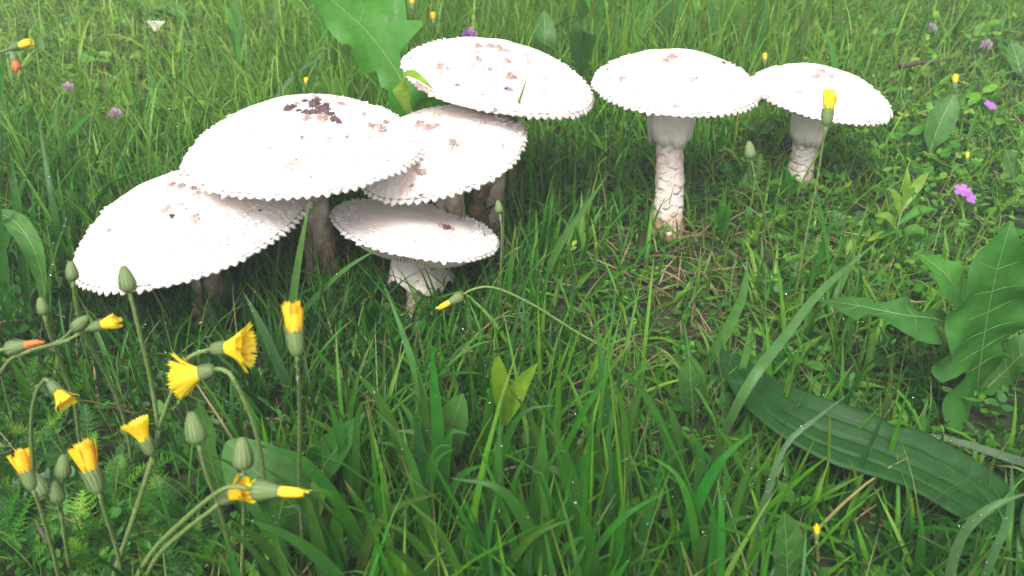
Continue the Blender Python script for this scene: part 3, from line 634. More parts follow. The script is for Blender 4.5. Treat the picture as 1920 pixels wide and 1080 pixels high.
# lime sprout in front
rb = at(944, 850, 0)
rt = thing('sprout', 'yellow-green sprout with two upright leaves in the long grass', 'plant', rb)
stalk(rt, [at(946, 788, .06), at(945, 815, .03), rb], .0013, .0016, False)
leaf(rt, [at(946, 796, .058), at(944, 760, .085), at(938, 715, .115), at(932, 668, .14)], *sym([(0, 4), (.3, 14), (.6, 17), (.85, 14), (1, 5)]), 'lime', TOC(.15), rows=24, rib=None, fold=.5)
leaf(rt, [at(946, 796, .058), at(955, 765, .08), at(975, 725, .105), at(1008, 680, .13)], *sym([(0, 4), (.3, 15), (.55, 19), (.8, 12), (1, 1)]), 'lime', TOC(.15), rows=24, rib=None, fold=.5)
def lone(label, pts, T, mat, name='leafy_plant', cat='leaf', up=None, rib='rib', grp=None, TR=None, **kw):
    P = [at(*p) for p in pts]; P[0].z = float(gz(P[0].x, P[0].y)) - .002
    r = thing(name, label, cat, P[0], grp); leaf(r, P, T, TR or T, mat, up or TOC(.5), rib, **kw); return r
ov = lambda w_: [(0, 3), (.25, w_ * .25), (.42, w_ * .85), (.62, w_), (.82, w_ * .8), (.94, w_ * .42), (1, 1)]
lone('round pale green leaf beside the tip of the ribbed plantain', [(1300, 800, 0), (1298, 760, .03), (1295, 715, .06), (1292, 665, .085)], ov(30), 'broad', rows=24)
lone('small round leaf low against the plantain tip', [(1375, 800, 0), (1370, 775, .02), (1362, 755, .035), (1352, 735, .045)], ov(24), 'broad', rows=20)
lone('upright oval leaf in grass below the plantain leaf', [(1478, 1120, 0), (1476, 1075, .03), (1474, 1020, .06), (1470, 960, .09)], ov(34), 'broad', rows=24, wave=.12)
lone('broad dull green leaf behind the sideways yellow flowers', [(640, 1030, 0), (590, 985, .035), (530, 930, .07), (475, 880, .09), (425, 828, .10)], [(0, 10), (.3, 40), (.55, 62), (.8, 55), (.95, 26), (1, 4)], 'broad', rows=30, wave=.06)
lone('pointed green leaf rising out of long grass near the flower stems', [(585, 935, 0), (605, 880, .04), (640, 830, .075), (684, 774, .10)], [(0, 8), (.3, 34), (.6, 38), (.85, 18), (1, 1)], 'dandelion_dark', rows=26)
lone('pale rounded leaf in long grass beside the lime sprout', [(835, 880, 0), (840, 830, .04), (852, 785, .07), (868, 738, .09)], ov(36), 'broad', rows=24)
lone('grey-green toothed leaf between hawksbeard buds', [(430, 960, 0), (412, 915, .04), (395, 860, .08), (384, 800, .115), (372, 748, .14)], [(0, 5), (.2, 16), (.4, 26), (.45, 18), (.6, 28), (.66, 18), (.8, 24), (1, 2)], 'broad', rows=36)
lone('yellowish leaf tucked in long grass below the broad dull leaf', [(588, 1000, 0), (590, 970, .03), (596, 930, .06), (604, 880, .085)], ov(20), 'lime', rows=22)
lone('dull leaf low in the lush long grass tuft', [(650, 1060, 0), (662, 1030, .025), (685, 1000, .04), (705, 960, .06)], ov(24), 'broad', rows=22)
lone('wide upright leaf in tall grass behind the warty cap', [(1085, 170, 0), (1088, 120, .06), (1092, 60, .13), (1086, -10, .19)], ov(26), 'broad', rows=26, fold=.3)
lone('pointed upright leaf just behind the warty cap', [(1020, 170, 0), (1020, 110, .05), (1022, 70, .085), (1020, 20, .115)], ov(22), 'broad', rows=24, fold=.3)
lone('blue-green oval leaf standing in the clover', [(1738, 310, 0), (1748, 270, .03), (1765, 225, .06), (1790, 176, .09)], ov(26), 'broad', rows=24)
lone('dark broad leaf rising beyond the sideways hawksbeard buds', [(-18, 420, 0), (-8, 330, .07), (0, 240, .13), (12, 100, .22)], ov(22), 'dandelion_dark', rows=24, fold=.4)
lone('light green drooping leaf in short grass near the daisy', [(360, 70, 0), (345, 30, .03), (315, 14, .04), (282, 14, .035)], ov(14), 'dandelion', rows=20)
lone('wide grass-like leaf curling over beside the tilted cap', [(95, 640, 0), (80, 520, .09), (55, 450, .13), (20, 410, .14), (-25, 395, .13)], [(0, 10), (.3, 18), (.7, 20), (1, 3)], 'broad', rows=28, fold=.35)
lone('round leaf at the edge of the clover patch', [(1905, 360, 0), (1900, 330, .025), (1893, 305, .045), (1885, 280, .06)], ov(24), 'broad', rows=20)
lone('pale oval leaf growing beyond the dark twig', [(1925, 160, 0), (1912, 130, .025), (1905, 105, .04), (1895, 80, .055)], ov(22), 'broad', rows=20)
# lime-coloured herb and vetch-like sprigs at the right
def herb(label, base, tips, wpx, mat, grp=None, zb=0.0):
    b = at(*base, zb); rt = thing('herb', label, 'plant', b, grp)
    for (px, py, z) in tips:
        tp = at(px, py, z); md = b.lerp(tp, .5) + Vector((0, 0, .012)); leaf(rt, [b, md, tp], *sym([(0, 2), (.3, wpx * .8), (.55, wpx), (.8, wpx * .6), (1, .8)]), mat, TOC(.4), rib=None, rows=16, cols=4, keep=False, fold=.3)
rb = at(1676, 475, 0); rt = thing('herb', 'yellow-green herb with narrow scattered leaves beyond the toothed leaf', 'plant', rb)
hs = spline([rb, at(1682, 430, .03), at(1694, 385, .055), at(1704, 350, .075)], 12)
V, Fc = tube(hs, .0011, 6); link('stem', mesh('stem', V, Fc), M['stalk'], rt)
for k, (px, py, z, w_, mt) in enumerate([(1625, 452, .03, 9, 'lime'), (1742, 440, .03, 10, 'dandelion'), (1640, 405, .05, 10, 'lime'), (1752, 392, .05, 9, 'dandelion'), (1664, 352, .075, 9, 'lime'), (1742, 322, .08, 10, 'lime'), (1700, 316, .095, 8, 'lime'), (1720, 366, .06, 7, 'dandelion')]):
    p0 = hs[2 + k]; tp = at(px, py, z); leaf(rt, [p0, p0.lerp(tp, .5) + Vector((0, 0, .008)), tp], *sym([(0, 1.5), (.3, w_ * .7), (.55, w_), (.8, w_ * .6), (1, .8)]), mt, TOC(.4), rib=None, rows=14, cols=4, keep=False, fold=.3, wave=.2)
herb('bright green sprig of paired leaflets near the stemmed mushroom', (1350, 450), [(1356, 352, .07), (1372, 372, .06), (1330, 388, .05), (1375, 398, .045), (1322, 408, .04), (1380, 425, .03), (1335, 432, .025), (1345, 370, .065), (1362, 385, .06)], 6, 'dandelion')
herb('small bright herb beside the second stemmed mushroom', (1475, 370), [(1468, 312, .05), (1500, 330, .04), (1440, 345, .03), (1510, 355, .02)], 9, 'dandelion')

# twig, dead leaves
tp = [at(1688, 124, .035), at(1720, 119, .035), at(1755, 114, .035), at(1790, 108, .04)]
V, Fc = tube(spline(tp, 14), lambda t: .004 - .0018 * t, 8, .15); tag(link('twig', mesh('twig', V, Fc), M['twig']), 'short dark broken twig lying in the grass', 'twig')
for k, (pts, w_, lb) in enumerate([([(608, 600, 0), (618, 530, .03), (610, 450, .085)], 20, 'dark brown withered leaf hanging in the shade beneath the biggest cap'),
        ([(660, 640, 0), (652, 600, .02), (640, 555, .05)], 16, 'curled brown dead leaf beside the torn white skirt'),
        ([(740, 650, 0), (725, 640, .01), (730, 615, .025)], 20, 'crumpled tan dead leaf lying before the small tilted mushroom'),
        ([(395, 640, 0), (385, 590, .035), (375, 560, .06)], 22, 'pinkish brown dead scrap beneath the left-leaning cap'),
        ([(915, 420, .03), (905, 385, .075), (925, 345, .11)], 16, 'pale brown dry leaf wedged under the right of the half-hidden cap')]):
    lone(lb.replace('left-leaning', 'tilted').replace('the right of ', ''), pts, ov(w_), 'dead_leaf', 'dead_leaf', 'dead leaf', rib=None, rows=18, wave=.5, keep=False)

# ------------------------------------------------------------------ single grass blades that stand clear of the turf
BG = 'single grass blades standing clear of the turf'
def blade(label, pts, wpx, col=(.05, .16, .025), dry=False, drops=6):
    P = [at(*p) for p in pts]; d = depth(P[len(P) // 2]); hw = wpx * .5 / FPX * d
    P[0].z = min(P[0].z, float(gz(P[0].x, P[0].y)) - .002) if pts[0][2] == 0 else P[0].z
    V, Fc, sp = leaf_mesh(P, tab([(0, hw * .7), (.4, hw), (.75, hw * .7), (1, .0001)]), tab([(0, hw * .7), (.4, hw), (.75, hw * .7), (1, .0001)]), TOC(.35), 22, 2, .45)
    me = mesh('grass_blade', V, Fc); a_ = me.attributes.new('col', 'FLOAT_COLOR', 'POINT'); a_.data.foreach_set('color', list((*col, 1)) * len(V))
    o = link('grass_blade', me, M['grass']); tag(o, label, 'grass blade', BG)
    for _ in range(drops):
        i = random.randrange(4, 21); k = random.choice((0, 1, 2)); DROPS.append((V[i * 3 + k].lerp(V[i * 3 + 1], random.random()) + Vector((0, 0, .0003)), random.uniform(.0004, .0011)))
    return o
g1, g2, g3 = (.045, .15, .022), (.06, .15, .045), (.12, .22, .03)
blade('upright grass blade crossing the rim of the biggest cap', [(538, 690, 0), (546, 600, .07), (562, 480, .14), (581, 372, .188)], 19, (.07, .17, .035))
blade('slanting grass blade between the biggest cap and the torn skirt', [(530, 650, 0), (560, 596, .05), (640, 512, .115), (716, 462, .145)], 14, (.06, .17, .03))
b = blade('pale grass blade standing in front of the warty white cap', [(958, 400, 0), (962, 300, .0946), (962, 262, .1286), (964, 236, .1558), (966, 216, .1823), (978, 178, .208), (992, 133, .2328)], 16, (.11, .16, .06), drops=0)
blade('dew-covered grass blade behind the orange-yellow closed flower', [(560, 760, 0), (530, 700, .05), (490, 610, .11), (455, 545, .145)], 22, (.07, .16, .06), drops=18)
blade('long grass blade rising over the turf beside the small tilted cap', [(1010, 560, 0), (1045, 470, .06), (1090, 400, .10), (1142, 324, .14)], 15, (.06, .16, .03))
blade('long pale grass blade sloping over the plantain leaf', [(1410, 1110, 0), (1430, 960, .07), (1470, 840, .12), (1530, 785, .135), (1592, 738, .14)], 14, (.08, .15, .07), drops=22)
blade('long arching grass blade pointing up towards the lime herb', [(1330, 870, 0), (1398, 730, .10), (1480, 620, .125), (1540, 545, .14), (1650, 448, .155)], 20, (.07, .17, .045))
blade('flat dewy grass blade running behind the plantain leaf', [(2040, 900, 0), (1920, 868, .045), (1800, 830, .06), (1690, 806, .06)], 20, (.085, .15, .075), drops=30)
blade('broad grass blade bending over the stalk end of the plantain leaf', [(1760, 1190, 0), (1790, 1030, .09), (1850, 955, .125), (1940, 920, .135)], 26, (.075, .16, .055), drops=10)
blade('broad upright grass blade crossing the bent one over the plantain stalk', [(1800, 1180, 0), (1860, 1040, .085), (1890, 960, .12), (1898, 860, .16)], 22, (.07, .16, .06), drops=10)
blade('tall straight grass blade in front of the lime sprout', [(932, 1130, 0), (930, 1000, .07), (934, 880, .13), (938, 770, .17)], 24, (.035, .13, .02))
blade('tall leaning grass blade before the torn white skirt', [(860, 980, 0), (810, 800, .09), (760, 640, .155), (722, 540, .185)], 20, (.05, .16, .03))
blade('tall upright grass blade beside the arched flower stem', [(1140, 880, 0), (1135, 760, .07), (1128, 690, .105), (1120, 600, .14)], 22, (.04, .14, .022))
blade('bent grass blade leaning over dry straw near the scaly stem', [(1310, 700, 0), (1345, 650, .035), (1390, 560, .08), (1402, 480, .115)], 22, (.06, .17, .03))
blade('young upright grass blade beside the plantain tip', [(1360, 800, 0), (1385, 720, .05), (1400, 650, .085), (1408, 600, .105)], 18, (.07, .19, .03))
blade('slim grass blade curving beside the tall dandelion leaf', [(470, 330, 0), (500, 230, .06), (545, 150, .10), (620, 95, .115)], 12, (.08, .16, .07))
SH = 'tall dark green grass blade beside the large tilted cap'
for (a_, b_, c_, w_) in [((60, 620), (45, 470), (20, 280), 24), ((100, 600), (70, 440), (60, 330), 20), ((20, 640), (10, 480), (-5, 330), 26), ((130, 560), (108, 430), (70, 210), 16), ((85, 640), (95, 520), (128, 400), 14), ((-20, 560), (30, 400), (60, 300), 18)]:
    blade(SH, [(*a_, 0), (*b_, .10), (*c_, .19)], w_, (.028, .11, .018), drops=8)
SF = 'long bright grass blade in the tall lush tuft'
rs_ = random.Random(5)
for k in range(105):
    x = rs_.uniform(560, 1360); y = rs_.uniform(960, 1270); hgt = rs_.uniform(.09, .175); p = at(x, y, 0); an = rs_.uniform(0, 6.28); ln = rs_.uniform(.08, .5) * hgt
    q = [p, p + Vector((math.cos(an) * ln * .15, math.sin(an) * ln * .15, hgt * .45)), p + Vector((math.cos(an) * ln * .5, math.sin(an) * ln * .4, hgt * .82)), p + Vector((math.cos(an) * ln, math.sin(an) * ln * .6, hgt * rs_.uniform(.85, 1.05)))]
    xs, ys, ds = proj(q); qq = [(xs[i], ys[i], q[i].z) for i in range(4)]; qq[0] = (xs[0], ys[0], 0)
    blade(SF, qq, rs_.uniform(17, 33), (rs_.uniform(.020, .050), rs_.uniform(.095, .165), rs_.uniform(.010, .022)), drops=rs_.randrange(5))

SBk = 'broad pale green grass blade in the tall turf behind the mushrooms'
for k in range(34):
    x = rs_.choice([rs_.uniform(1000, 1560), rs_.uniform(430, 720), rs_.uniform(1000, 1560)]); y = rs_.uniform(70, 260 if x > 1400 or x < 700 else 150); p = at(x, y, 0); hgt = rs_.uniform(.10, .19); an = rs_.uniform(0, 6.28); ln = rs_.uniform(.1, .5) * hgt
    if x < 720: p.y = max(p.y, 1.12); hgt = min(hgt, .13)
    q = [p, p + Vector((math.cos(an) * ln * .15, math.sin(an) * ln * .15, hgt * .45)), p + Vector((math.cos(an) * ln * .5, math.sin(an) * ln * .4, hgt * .82)), p + Vector((math.cos(an) * ln, math.sin(an) * ln * .6, hgt * rs_.uniform(.85, 1.05)))]
    xs, ys, ds = proj(q); qq = [(xs[i], ys[i], q[i].z) for i in range(4)]; qq[0] = (xs[0], ys[0], 0)
    blade(SBk, qq, rs_.uniform(9, 20), (rs_.uniform(.05, .11), rs_.uniform(.17, .25), rs_.uniform(.025, .055)), drops=0)
flower('tiny yellow bud low in the grass below the plantain leaf', [(1531, 1014, .04), (1533, 1050, .015), (1534, 1075, 0)], (0, -1, .1), 11, 'closed', seed=41, dp=False)
# ------------------------------------------------------------------ turf
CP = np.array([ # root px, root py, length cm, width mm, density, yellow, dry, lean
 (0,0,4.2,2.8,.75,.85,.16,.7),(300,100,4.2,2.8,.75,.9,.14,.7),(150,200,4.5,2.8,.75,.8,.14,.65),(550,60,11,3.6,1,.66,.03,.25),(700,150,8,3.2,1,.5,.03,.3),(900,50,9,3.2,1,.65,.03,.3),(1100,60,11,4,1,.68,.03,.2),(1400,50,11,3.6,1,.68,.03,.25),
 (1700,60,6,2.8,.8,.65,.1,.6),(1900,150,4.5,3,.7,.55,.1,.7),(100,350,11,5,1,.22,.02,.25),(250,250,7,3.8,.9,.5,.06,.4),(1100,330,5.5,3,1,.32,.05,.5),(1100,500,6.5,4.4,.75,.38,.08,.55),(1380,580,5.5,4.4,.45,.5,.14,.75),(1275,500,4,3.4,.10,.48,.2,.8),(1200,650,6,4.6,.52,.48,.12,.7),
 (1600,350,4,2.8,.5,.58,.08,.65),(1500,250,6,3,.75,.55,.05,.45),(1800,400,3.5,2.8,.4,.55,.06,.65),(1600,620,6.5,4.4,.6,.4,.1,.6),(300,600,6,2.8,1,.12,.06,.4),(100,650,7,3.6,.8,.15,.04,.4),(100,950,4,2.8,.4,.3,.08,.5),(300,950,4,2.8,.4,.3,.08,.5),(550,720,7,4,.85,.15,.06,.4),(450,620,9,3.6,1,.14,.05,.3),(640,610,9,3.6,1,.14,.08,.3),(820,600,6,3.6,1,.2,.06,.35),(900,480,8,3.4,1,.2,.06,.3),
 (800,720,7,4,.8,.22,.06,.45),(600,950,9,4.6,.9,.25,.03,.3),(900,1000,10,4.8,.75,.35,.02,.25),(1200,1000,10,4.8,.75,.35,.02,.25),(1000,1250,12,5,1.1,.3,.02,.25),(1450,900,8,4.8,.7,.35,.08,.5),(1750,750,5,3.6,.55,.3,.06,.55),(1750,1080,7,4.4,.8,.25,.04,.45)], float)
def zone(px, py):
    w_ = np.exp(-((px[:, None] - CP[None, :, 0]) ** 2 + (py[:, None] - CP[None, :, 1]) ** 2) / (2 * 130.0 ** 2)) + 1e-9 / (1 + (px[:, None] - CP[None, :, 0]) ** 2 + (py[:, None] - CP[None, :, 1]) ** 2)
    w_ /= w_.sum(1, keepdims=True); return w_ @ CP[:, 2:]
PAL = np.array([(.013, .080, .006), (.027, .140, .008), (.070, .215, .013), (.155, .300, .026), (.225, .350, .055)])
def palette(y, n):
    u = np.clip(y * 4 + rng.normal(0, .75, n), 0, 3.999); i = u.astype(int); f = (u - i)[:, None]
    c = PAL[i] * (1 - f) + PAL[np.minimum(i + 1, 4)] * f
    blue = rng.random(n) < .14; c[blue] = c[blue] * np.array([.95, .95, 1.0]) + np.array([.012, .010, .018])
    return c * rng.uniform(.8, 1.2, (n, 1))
def sweep(root, ang, L, lean, curl, Wd, twist, seg, cols):
    n = len(root); P = root.copy(); pts = [P.copy()]; dirs = []
    ca, sa = np.cos(ang), np.sin(ang)
    for i in range(seg):
        t_ = (i + .5) / seg; ph = lean + curl * t_ ** 1.6
        d = np.stack([np.sin(ph) * ca, np.sin(ph) * sa, np.cos(ph)], 1); dirs.append(d); P = P + d * (L / seg)[:, None]; pts.append(P.copy())
    pts = np.stack(pts, 1); dirs = np.stack([dirs[0]] + dirs, 1)
    side = np.stack([-sa, ca, np.zeros(n)], 1)[:, None, :].repeat(seg + 1, 1)
    nr = np.cross(dirs, side); tw = (twist[:, None] * np.linspace(0, 1, seg + 1)[None, :])[..., None]
    sd_ = side * np.cos(tw) + nr * np.sin(tw); nn = np.cross(dirs, sd_)
    tt = np.linspace(0, 1, seg + 1); prof = np.minimum(1, .55 + 1.3 * tt) * (1 - tt ** 2.6) + .012
    hw = .5 * Wd[:, None, None] * prof[None, :, None]
    if cols == 2: V = np.stack([pts - sd_ * hw + nn * hw * .4, pts - nn * hw * .12, pts + sd_ * hw + nn * hw * .4], 2)
    else: V = np.stack([pts - sd_ * hw, pts + sd_ * hw], 2)
    return pts, V
def faces_of(n, seg, cols):
    c = cols + 1; per = (seg + 1) * c; base = np.arange(n)[:, None, None] * per; i = np.arange(seg)[None, :, None] * c; k = np.arange(cols)[None, None, :]
    a_ = (base + i + k).ravel(); return np.stack([a_, a_ + 1, a_ + 1 + c, a_ + c], 1)
def blocked(pts, low=False):
    n, s, _ = pts.shape; px, py, d = proj(pts.reshape(-1, 3)); bad = np.zeros(n * s, bool)
    for h, dd in CLEAR:
        ins = d < dd
        for (x0, y0), (x1, y1) in zip(h, h[1:] + h[:1]): ins &= ((x1 - x0) * (py - y0) - (y1 - y0) * (px - x0)) > 0
        bad |= ins
    if not low:
        for (x, y, r, dd) in KEEP: bad |= ((px - x) ** 2 + (py - y) ** 2 < r * r) & (d < dd)
    return bad.reshape(n, s).any(1)
STEMS = [(o.location.x, o.location.y) for o in bpy.data.objects if o.get('category') == 'mushroom']
def grass(name, n, x0, x1, y0, y1, seg, cols, inner, wf=1.0, keepf=None):
    x = rng.uniform(x0, x1, n); y = rng.uniform(y0, y1, n); z = gz(x, y)
    px, py, d = proj(np.stack([x, y, z], 1)); inv = (px > -250) & (px < 2170) & (py > -150) & (py < 1750) & (d > .2)
    sel = inv if inner else ~inv
    x, y, z, px, py = x[sel], y[sel], z[sel], np.clip(px[sel], -300, 2200), np.clip(py[sel], -200, 1700)
    Z = zone(px, py); patch = .5 + .5 * np.sin(x * 31 + 3 * np.sin(y * 17)) * np.sin(y * 27 + 2 * np.sin(x * 13))
    acc = rng.random(len(x)) < Z[:, 2] / 1.25 * (.55 + .45 * patch)
    for (mx, my) in STEMS: acc &= (x - mx) ** 2 + (y - my) ** 2 > .018 ** 2
    x, y, z, Z = x[acc], y[acc], z[acc], Z[acc]; k = len(x)
    L = Z[:, 0] * .01 * rng.lognormal(0, .30, k) * (1 if inner else 1.0); Wd = Z[:, 1] * .001 * rng.uniform(.55, 1.35, k) * wf * np.where(rng.random(k) < .10, 1.8, 1)
    dry = rng.random(k) < Z[:, 4]; Wd[dry] = np.minimum(Wd[dry] * .6, .0026); lean = np.abs(rng.normal(0, 1, k)) * (Z[:, 5] * .9 + .08); curl = np.abs(rng.normal(.55, .5, k)) * (.6 + Z[:, 5]); curl[dry] += .4; lean[dry] += .5
    ang = rng.uniform(0, 2 * np.pi, k); tw = rng.normal(0, .7, k); root = np.stack([x, y, z - .003], 1)
    if inner:
        for _ in range(4):
            pts, V = sweep(root, ang, L, lean, curl, Wd, tw, seg, cols); bad = blocked(pts); L[bad] *= .62
        ok = ~blocked(pts, True) & (L > .008) & (~blocked(pts) | (rng.random(k) < .45)); pts, V, Z, dry, L = pts[ok], V[ok], Z[ok], dry[ok], L[ok]; k = len(V)
    else: pts, V = sweep(root, ang, L, lean, curl, Wd, tw, seg, cols)
    c = palette(Z[:, 3], k); c[dry] = np.array([.25, .215, .10]) * rng.uniform(.5, 1.3, (dry.sum(), 1)) + rng.uniform(-.015, .015, (dry.sum(), 3))
    tt = np.linspace(0, 1, seg + 1)[None, :, None]
    tip = (rng.random(k) < .16)[:, None, None] * np.clip((tt - .82) / .12, 0, 1)
    C = c[:, None, :] * (1 - tip) + np.array([.25, .18, .07])[None, None, :] * tip
    C = np.clip(C, .005, 1)[:, :, None, :].repeat(cols + 1, 2)
    o = link(name, np_mesh(name, V.reshape(-1, 3), faces_of(k, seg, cols), col=C.reshape(-1, 3), mat=M['grass'])); o['kind'] = 'stuff'; o['label'] = 'wet green grass of the meadow' if inner else 'meadow grass stretching away all round'; o['category'] = 'grass'
    return pts, Wd
pts_in, _ = grass('grass', 150000, -1.45, 1.45, .12, 2.45, 6, 2, True)
grass('meadow_grass', 110000, -3.2, 3.2, -.6, 5.0, 4, 1, False, 1.7)
# fine thin blades and pale culms through the turf
n = 9000; x = rng.uniform(-1.3, 1.3, n); y = rng.uniform(.3, 2.2, n); px, py, d = proj(np.stack([x, y, gz(x, y)], 1)); Z = zone(np.clip(px, -300, 2200), np.clip(py, -200, 1700))
root = np.stack([x, y, gz(x, y) - .002], 1); L = Z[:, 0] * .01 * rng.uniform(.9, 1.6, n)
arg = (root, rng.uniform(0, 6.28, n), L, np.abs(rng.normal(0, .25, n)), np.abs(rng.normal(.3, .4, n)), np.full(n, .0013), rng.normal(0, .4, n), 6, 1)
pts, V = sweep(*arg); ok = ~blocked(pts); V = V[ok]; k = len(V); c = np.array([.14, .20, .05]) * rng.uniform(.6, 1.3, (k, 1)) + rng.uniform(-.02, .03, (k, 3))
o = link('grass_stalks', np_mesh('grass_stalks', V.reshape(-1, 3), faces_of(k, 6, 1), col=np.clip(c, .01, 1)[:, None, :].repeat(14, 1).reshape(-1, 3), mat=M['grass'])); o['kind'] = 'stuff'; o['label'] = 'thin pale grass stalks all through the meadow'; o['category'] = 'grass'
# dry straw lying on the soil, thickest near the scaly stem
n = 42000; x = rng.uniform(-1.4, 1.4, n); y = rng.uniform(.3, 2.3, n); px, py, d = proj(np.stack([x, y, 0 * x], 1))
dens = .09 + 1.2 * np.exp(-(((px - 1275) / 125) ** 2 + ((py - 520) / 85) ** 2)) + .22 * np.exp(-(((px - 1200) / 250) ** 2 + ((py - 720) / 120) ** 2)) + .4 * np.exp(-(((px - 620) / 200) ** 2 + ((py - 600) / 90) ** 2)) + .2 * np.exp(-(((px - 200) / 300) ** 2 + ((py - 120) / 120) ** 2))
s_ = rng.random(n) < dens; x, y = x[s_], y[s_]; k = len(x)
pts, V = sweep(np.stack([x, y, gz(x, y) + rng.uniform(.001, .022, k)], 1), rng.uniform(0, 6.28, k), rng.uniform(.02, .075, k), rng.normal(1.5, .16, k), rng.normal(.1, .3, k), rng.uniform(.0008, .0028, k), rng.normal(0, .6, k), 4, 1)
ok = ~blocked(pts); V = V[ok]; k = len(V); c = np.array([.20, .135, .075]) * rng.uniform(.2, 1.35, (k, 1)) + rng.uniform(-.015, .015, (k, 3))
o = link('dry_straw', np_mesh('dry_straw', V.reshape(-1, 3), faces_of(k, 4, 1), col=np.clip(c, .01, 1)[:, None, :].repeat(10, 1).reshape(-1, 3), mat=M['litter'])); o['kind'] = 'stuff'; o['label'] = 'brown dead grass matted on the soil'; o['category'] = 'straw'

# small round leaves: clover and seedlings under the grass
def leaflets(name, label, n, dens_fn, size, zr, trio, mat, yl, wf=1.0):
    x = rng.uniform(-1.5, 1.5, n); y = rng.uniform(.25, 2.5, n); px, py, d = proj(np.stack([x, y, 0 * x], 1)); s_ = rng.random(n) < dens_fn(px, py)
    for (mx, my) in STEMS: s_ &= (x - mx) ** 2 + (y - my) ** 2 > .022 ** 2
    x, y, px, py = x[s_], y[s_], px[s_], py[s_]; k = len(x); z = gz(x, y) + rng.uniform(*zr, k); a0 = rng.uniform(0, 6.28, k); col = palette(np.clip(zone(np.clip(px, -300, 2200), np.clip(py, -200, 1700))[:, 3] * .6 + yl, 0, 1), k)
    outl = np.array([(0, 0), (.35, .30), (.75, .36), (1.0, .12), (1.0, -.12), (.75, -.36), (.35, -.30), (.5, 0)]) * np.array([1, wf]); sz = rng.uniform(*size, k)
    VV, TT, CC, off = [], [], [], 0
    for j in range(trio):
        a_ = a0 + j * 2 * math.pi / trio + rng.normal(0, .15, k); til = rng.normal(.15, .3, k); rol = rng.normal(0, .35, k)
        ax = np.stack([np.cos(a_) * np.cos(til), np.sin(a_) * np.cos(til), np.sin(til)], 1); sd_ = np.stack([-np.sin(a_), np.cos(a_), rol], 1)
        P0 = np.stack([x, y, z], 1)[:, None, :]; Vv = P0 + (ax[:, None, :] * outl[None, :, 0, None] + sd_[:, None, :] * outl[None, :, 1, None]) * sz[:, None, None]
        Vv[:, 7, 2] -= .10 * sz; VV.append(Vv)
    VV = np.concatenate(VV); m_ = len(VV); bad = blocked(VV[:, [0, 3], :], True) if m_ else None; VV = VV[~bad]; cc = np.concatenate([col] * trio)[~bad]; m_ = len(VV)
    b_ = np.arange(m_)[:, None] * 8; ring = np.array([(0, 7, 1), (1, 7, 2), (2, 7, 3), (3, 7, 4), (4, 7, 5), (5, 7, 6), (6, 7, 0)])
    T = (b_[:, None, :] + ring[None]).reshape(-1, 3)
    o = link(name, np_mesh(name, VV.reshape(-1, 3), None, T, col=cc[:, None, :].repeat(8, 1).reshape(-1, 3), mat=M[mat])); o['kind'] = 'stuff'; o['label'] = label; o['category'] = 'ground cover'
G2 = lambda px, py, cx, cy_, sx, sy: np.exp(-(((px - cx) / sx) ** 2 + ((py - cy_) / sy) ** 2))
leaflets('clover_leaves', 'low clover leaves among the grass', 15000, lambda px, py: .05 + .7 * G2(px, py, 1700, 330, 330, 190) + .5 * G2(px, py, 150, 120, 280, 140) + .7 * G2(px, py, 1750, 700, 250, 150) + .3 * G2(px, py, 100, 800, 200, 200), (.006, .013), (.006, .035), 3, 'small_leaf', .15)
leaflets('seedling_leaves', 'tiny seedling leaves carpeting the soil', 55000, lambda px, py: .95 - .6 * G2(px, py, 1330, 580, 170, 110), (.005, .013), (.001, .022), 2, 'small_leaf', .05, .55)

leaflets('herb_leaves', 'broad little herb leaves in the short turf', 7000, lambda px, py: .02 + .75 * G2(px, py, 160, 130, 300, 170) + .55 * G2(px, py, 1720, 180, 320, 190) + .3 * G2(px, py, 1250, 60, 300, 120) + .25 * G2(px, py, 1500, 800, 350, 250), (.010, .026), (.012, .040), 2, 'small_leaf', .08, .75)
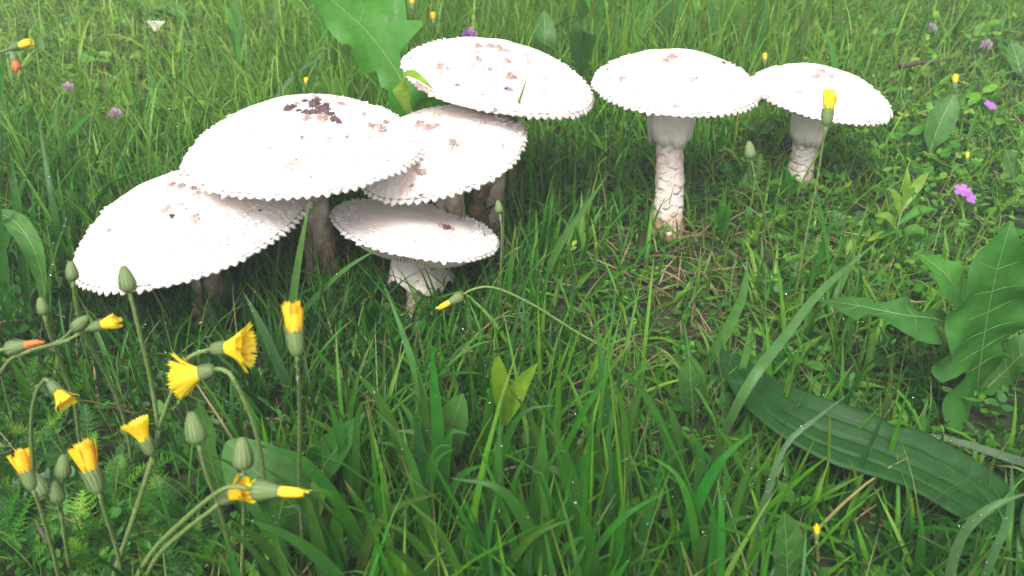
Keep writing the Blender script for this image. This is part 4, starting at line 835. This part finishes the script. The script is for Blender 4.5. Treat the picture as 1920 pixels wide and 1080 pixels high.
# feathery leaves: fronds of fine paired leaflets
def fronds(name, label, spots, mat='small_leaf'):
    VV, TT, CC = [], [], []; rs = random.Random(len(name))
    for (px, py, sx, sy, n_, yl, s0) in spots:
        for _ in range(n_):
            b_ = at(rs.gauss(px, sx), rs.gauss(py, sy), 0); b_.z = float(gz(b_.x, b_.y)); an = rs.uniform(0, 6.28); L_ = rs.uniform(.7, 1.3) * s0; el = rs.uniform(.35, 1.1)
            dr = Vector((math.cos(an) * math.cos(el), math.sin(an) * math.cos(el), math.sin(el))); sd_ = Vector((-math.sin(an), math.cos(an), rs.uniform(-.3, .3))).normalized(); c = palette(np.array([yl]), 1)[0]
            nl = 11; p_prev = b_; curve = rs.uniform(.2, .9)
            tipp = b_ + dr * L_
            if blocked(np.array([[tuple(b_), tuple(tipp)]]))[0]: continue
            for k in range(1, nl + 1):
                t_ = k / nl; p = b_ + dr * (L_ * t_) + Vector((0, 0, -curve * L_ * .5 * t_ * t_)); k0 = len(VV); wv = sd_ * .0007
                VV += [p_prev - wv, p_prev + wv, p + wv, p - wv]; TT += [(k0, k0 + 1, k0 + 2), (k0, k0 + 2, k0 + 3)]; CC += [c] * 4
                if t_ > .2:
                    ll = L_ * .26 * math.sin(math.pi * min(1, t_ * .85 + .12)) + .0015
                    for sg in (-1, 1):
                        for q, (fw, lf) in enumerate(((.35, 1.0), (.9, .6), (-.15, .55))):
                            tip_ = p + (sd_ * sg + dr * fw + Vector((0, 0, rs.uniform(-.1, .35)))).normalized() * ll * lf; k0 = len(VV); VV += [p - dr * .0009, p + dr * .0009, tip_]; TT.append((k0, k0 + 1, k0 + 2)); CC += [c] * 3
                p_prev = p
    o = link(name, np_mesh(name, np.array([tuple(v) for v in VV]), None, np.array(TT), col=np.array(CC), mat=M[mat])); o['kind'] = 'stuff'; o['label'] = label; o['category'] = 'ground cover'
fronds('feathery_leaves', 'feathery low leaves among the grass', [(120, 1020, 130, 70, 150, .35, .045), (330, 1050, 90, 60, 70, .35, .045), (60, 780, 60, 70, 50, .3, .04), (680, 740, 70, 60, 30, .35, .04), (1450, 520, 80, 50, 40, .5, .04), (1720, 520, 90, 50, 60, .45, .04), (1560, 420, 120, 60, 70, .45, .04), (1750, 700, 100, 60, 40, .4, .04), (300, 160, 180, 80, 70, .6, .04), (1750, 250, 120, 80, 80, .45, .04), (1350, 330, 80, 60, 50, .3, .045), (1650, 1000, 150, 70, 50, .3, .04), (560, 620, 120, 60, 40, .15, .04)])

# ------------------------------------------------------------------ dew
sel = rng.choice(len(pts_in), 5200, replace=True); seg_i = rng.integers(2, 6, 5200); base = pts_in[sel, seg_i] + (pts_in[sel, seg_i + 0] - pts_in[sel, seg_i - 1]) * rng.random((5200, 1)) * -1
base = base + rng.normal(0, .0006, (5200, 3)); base[:, 2] += .0005
rad_ = rng.uniform(.0003, .0011, 5200) * (1 + .5 * (rng.random(5200) < .12))
base = np.concatenate([base, np.array([tuple(p) for p, _ in DROPS])]); rad_ = np.concatenate([rad_, np.array([r for _, r in DROPS])])
ph = (1 + 5 ** .5) / 2; IV = np.array([(-1, ph, 0), (1, ph, 0), (-1, -ph, 0), (1, -ph, 0), (0, -1, ph), (0, 1, ph), (0, -1, -ph), (0, 1, -ph), (ph, 0, -1), (ph, 0, 1), (-ph, 0, -1), (-ph, 0, 1)]); IV /= np.linalg.norm(IV[0])
IF = np.array([(0, 11, 5), (0, 5, 1), (0, 1, 7), (0, 7, 10), (0, 10, 11), (1, 5, 9), (5, 11, 4), (11, 10, 2), (10, 7, 6), (7, 1, 8), (3, 9, 4), (3, 4, 2), (3, 2, 6), (3, 6, 8), (3, 8, 9), (4, 9, 5), (2, 4, 11), (6, 2, 10), (8, 6, 7), (9, 8, 1)])
dv = (base[:, None, :] + IV[None] * rad_[:, None, None]).reshape(-1, 3); df = (np.arange(len(base))[:, None, None] * 12 + IF[None]).reshape(-1, 3)
o = link('dew_drops', np_mesh('dew_drops', dv, None, df, mat=M['drop'])); o['kind'] = 'stuff'; o['label'] = 'small dew drops beading the grass and flower stems'; o['category'] = 'dew'

# ------------------------------------------------------------------ thin haze volume, added in place of lens bloom
hz = [(-260, -260, -1.2), (260, -260, -1.2), (260, 260, -1.2), (-260, 260, -1.2), (-260, -260, .62), (260, -260, .62), (260, 260, .62), (-260, 260, .62)]
m, t, o = nodes('haze'); pv = t.nodes.new('ShaderNodeVolumePrincipled'); pv.inputs['Color'].default_value = (.95, .97, 1, 1); pv.inputs['Density'].default_value = HAZE; pv.inputs['Anisotropy'].default_value = .2
t.links.new(pv.outputs[0], o.inputs['Volume'])
o = link('haze', mesh('haze', hz, [(0, 3, 2, 1), (4, 5, 6, 7), (0, 1, 5, 4), (1, 2, 6, 5), (2, 3, 7, 6), (3, 0, 4, 7)], False), m); o['kind'] = 'stuff'; o['label'] = 'thin haze added in place of lens bloom'; o['category'] = 'haze'
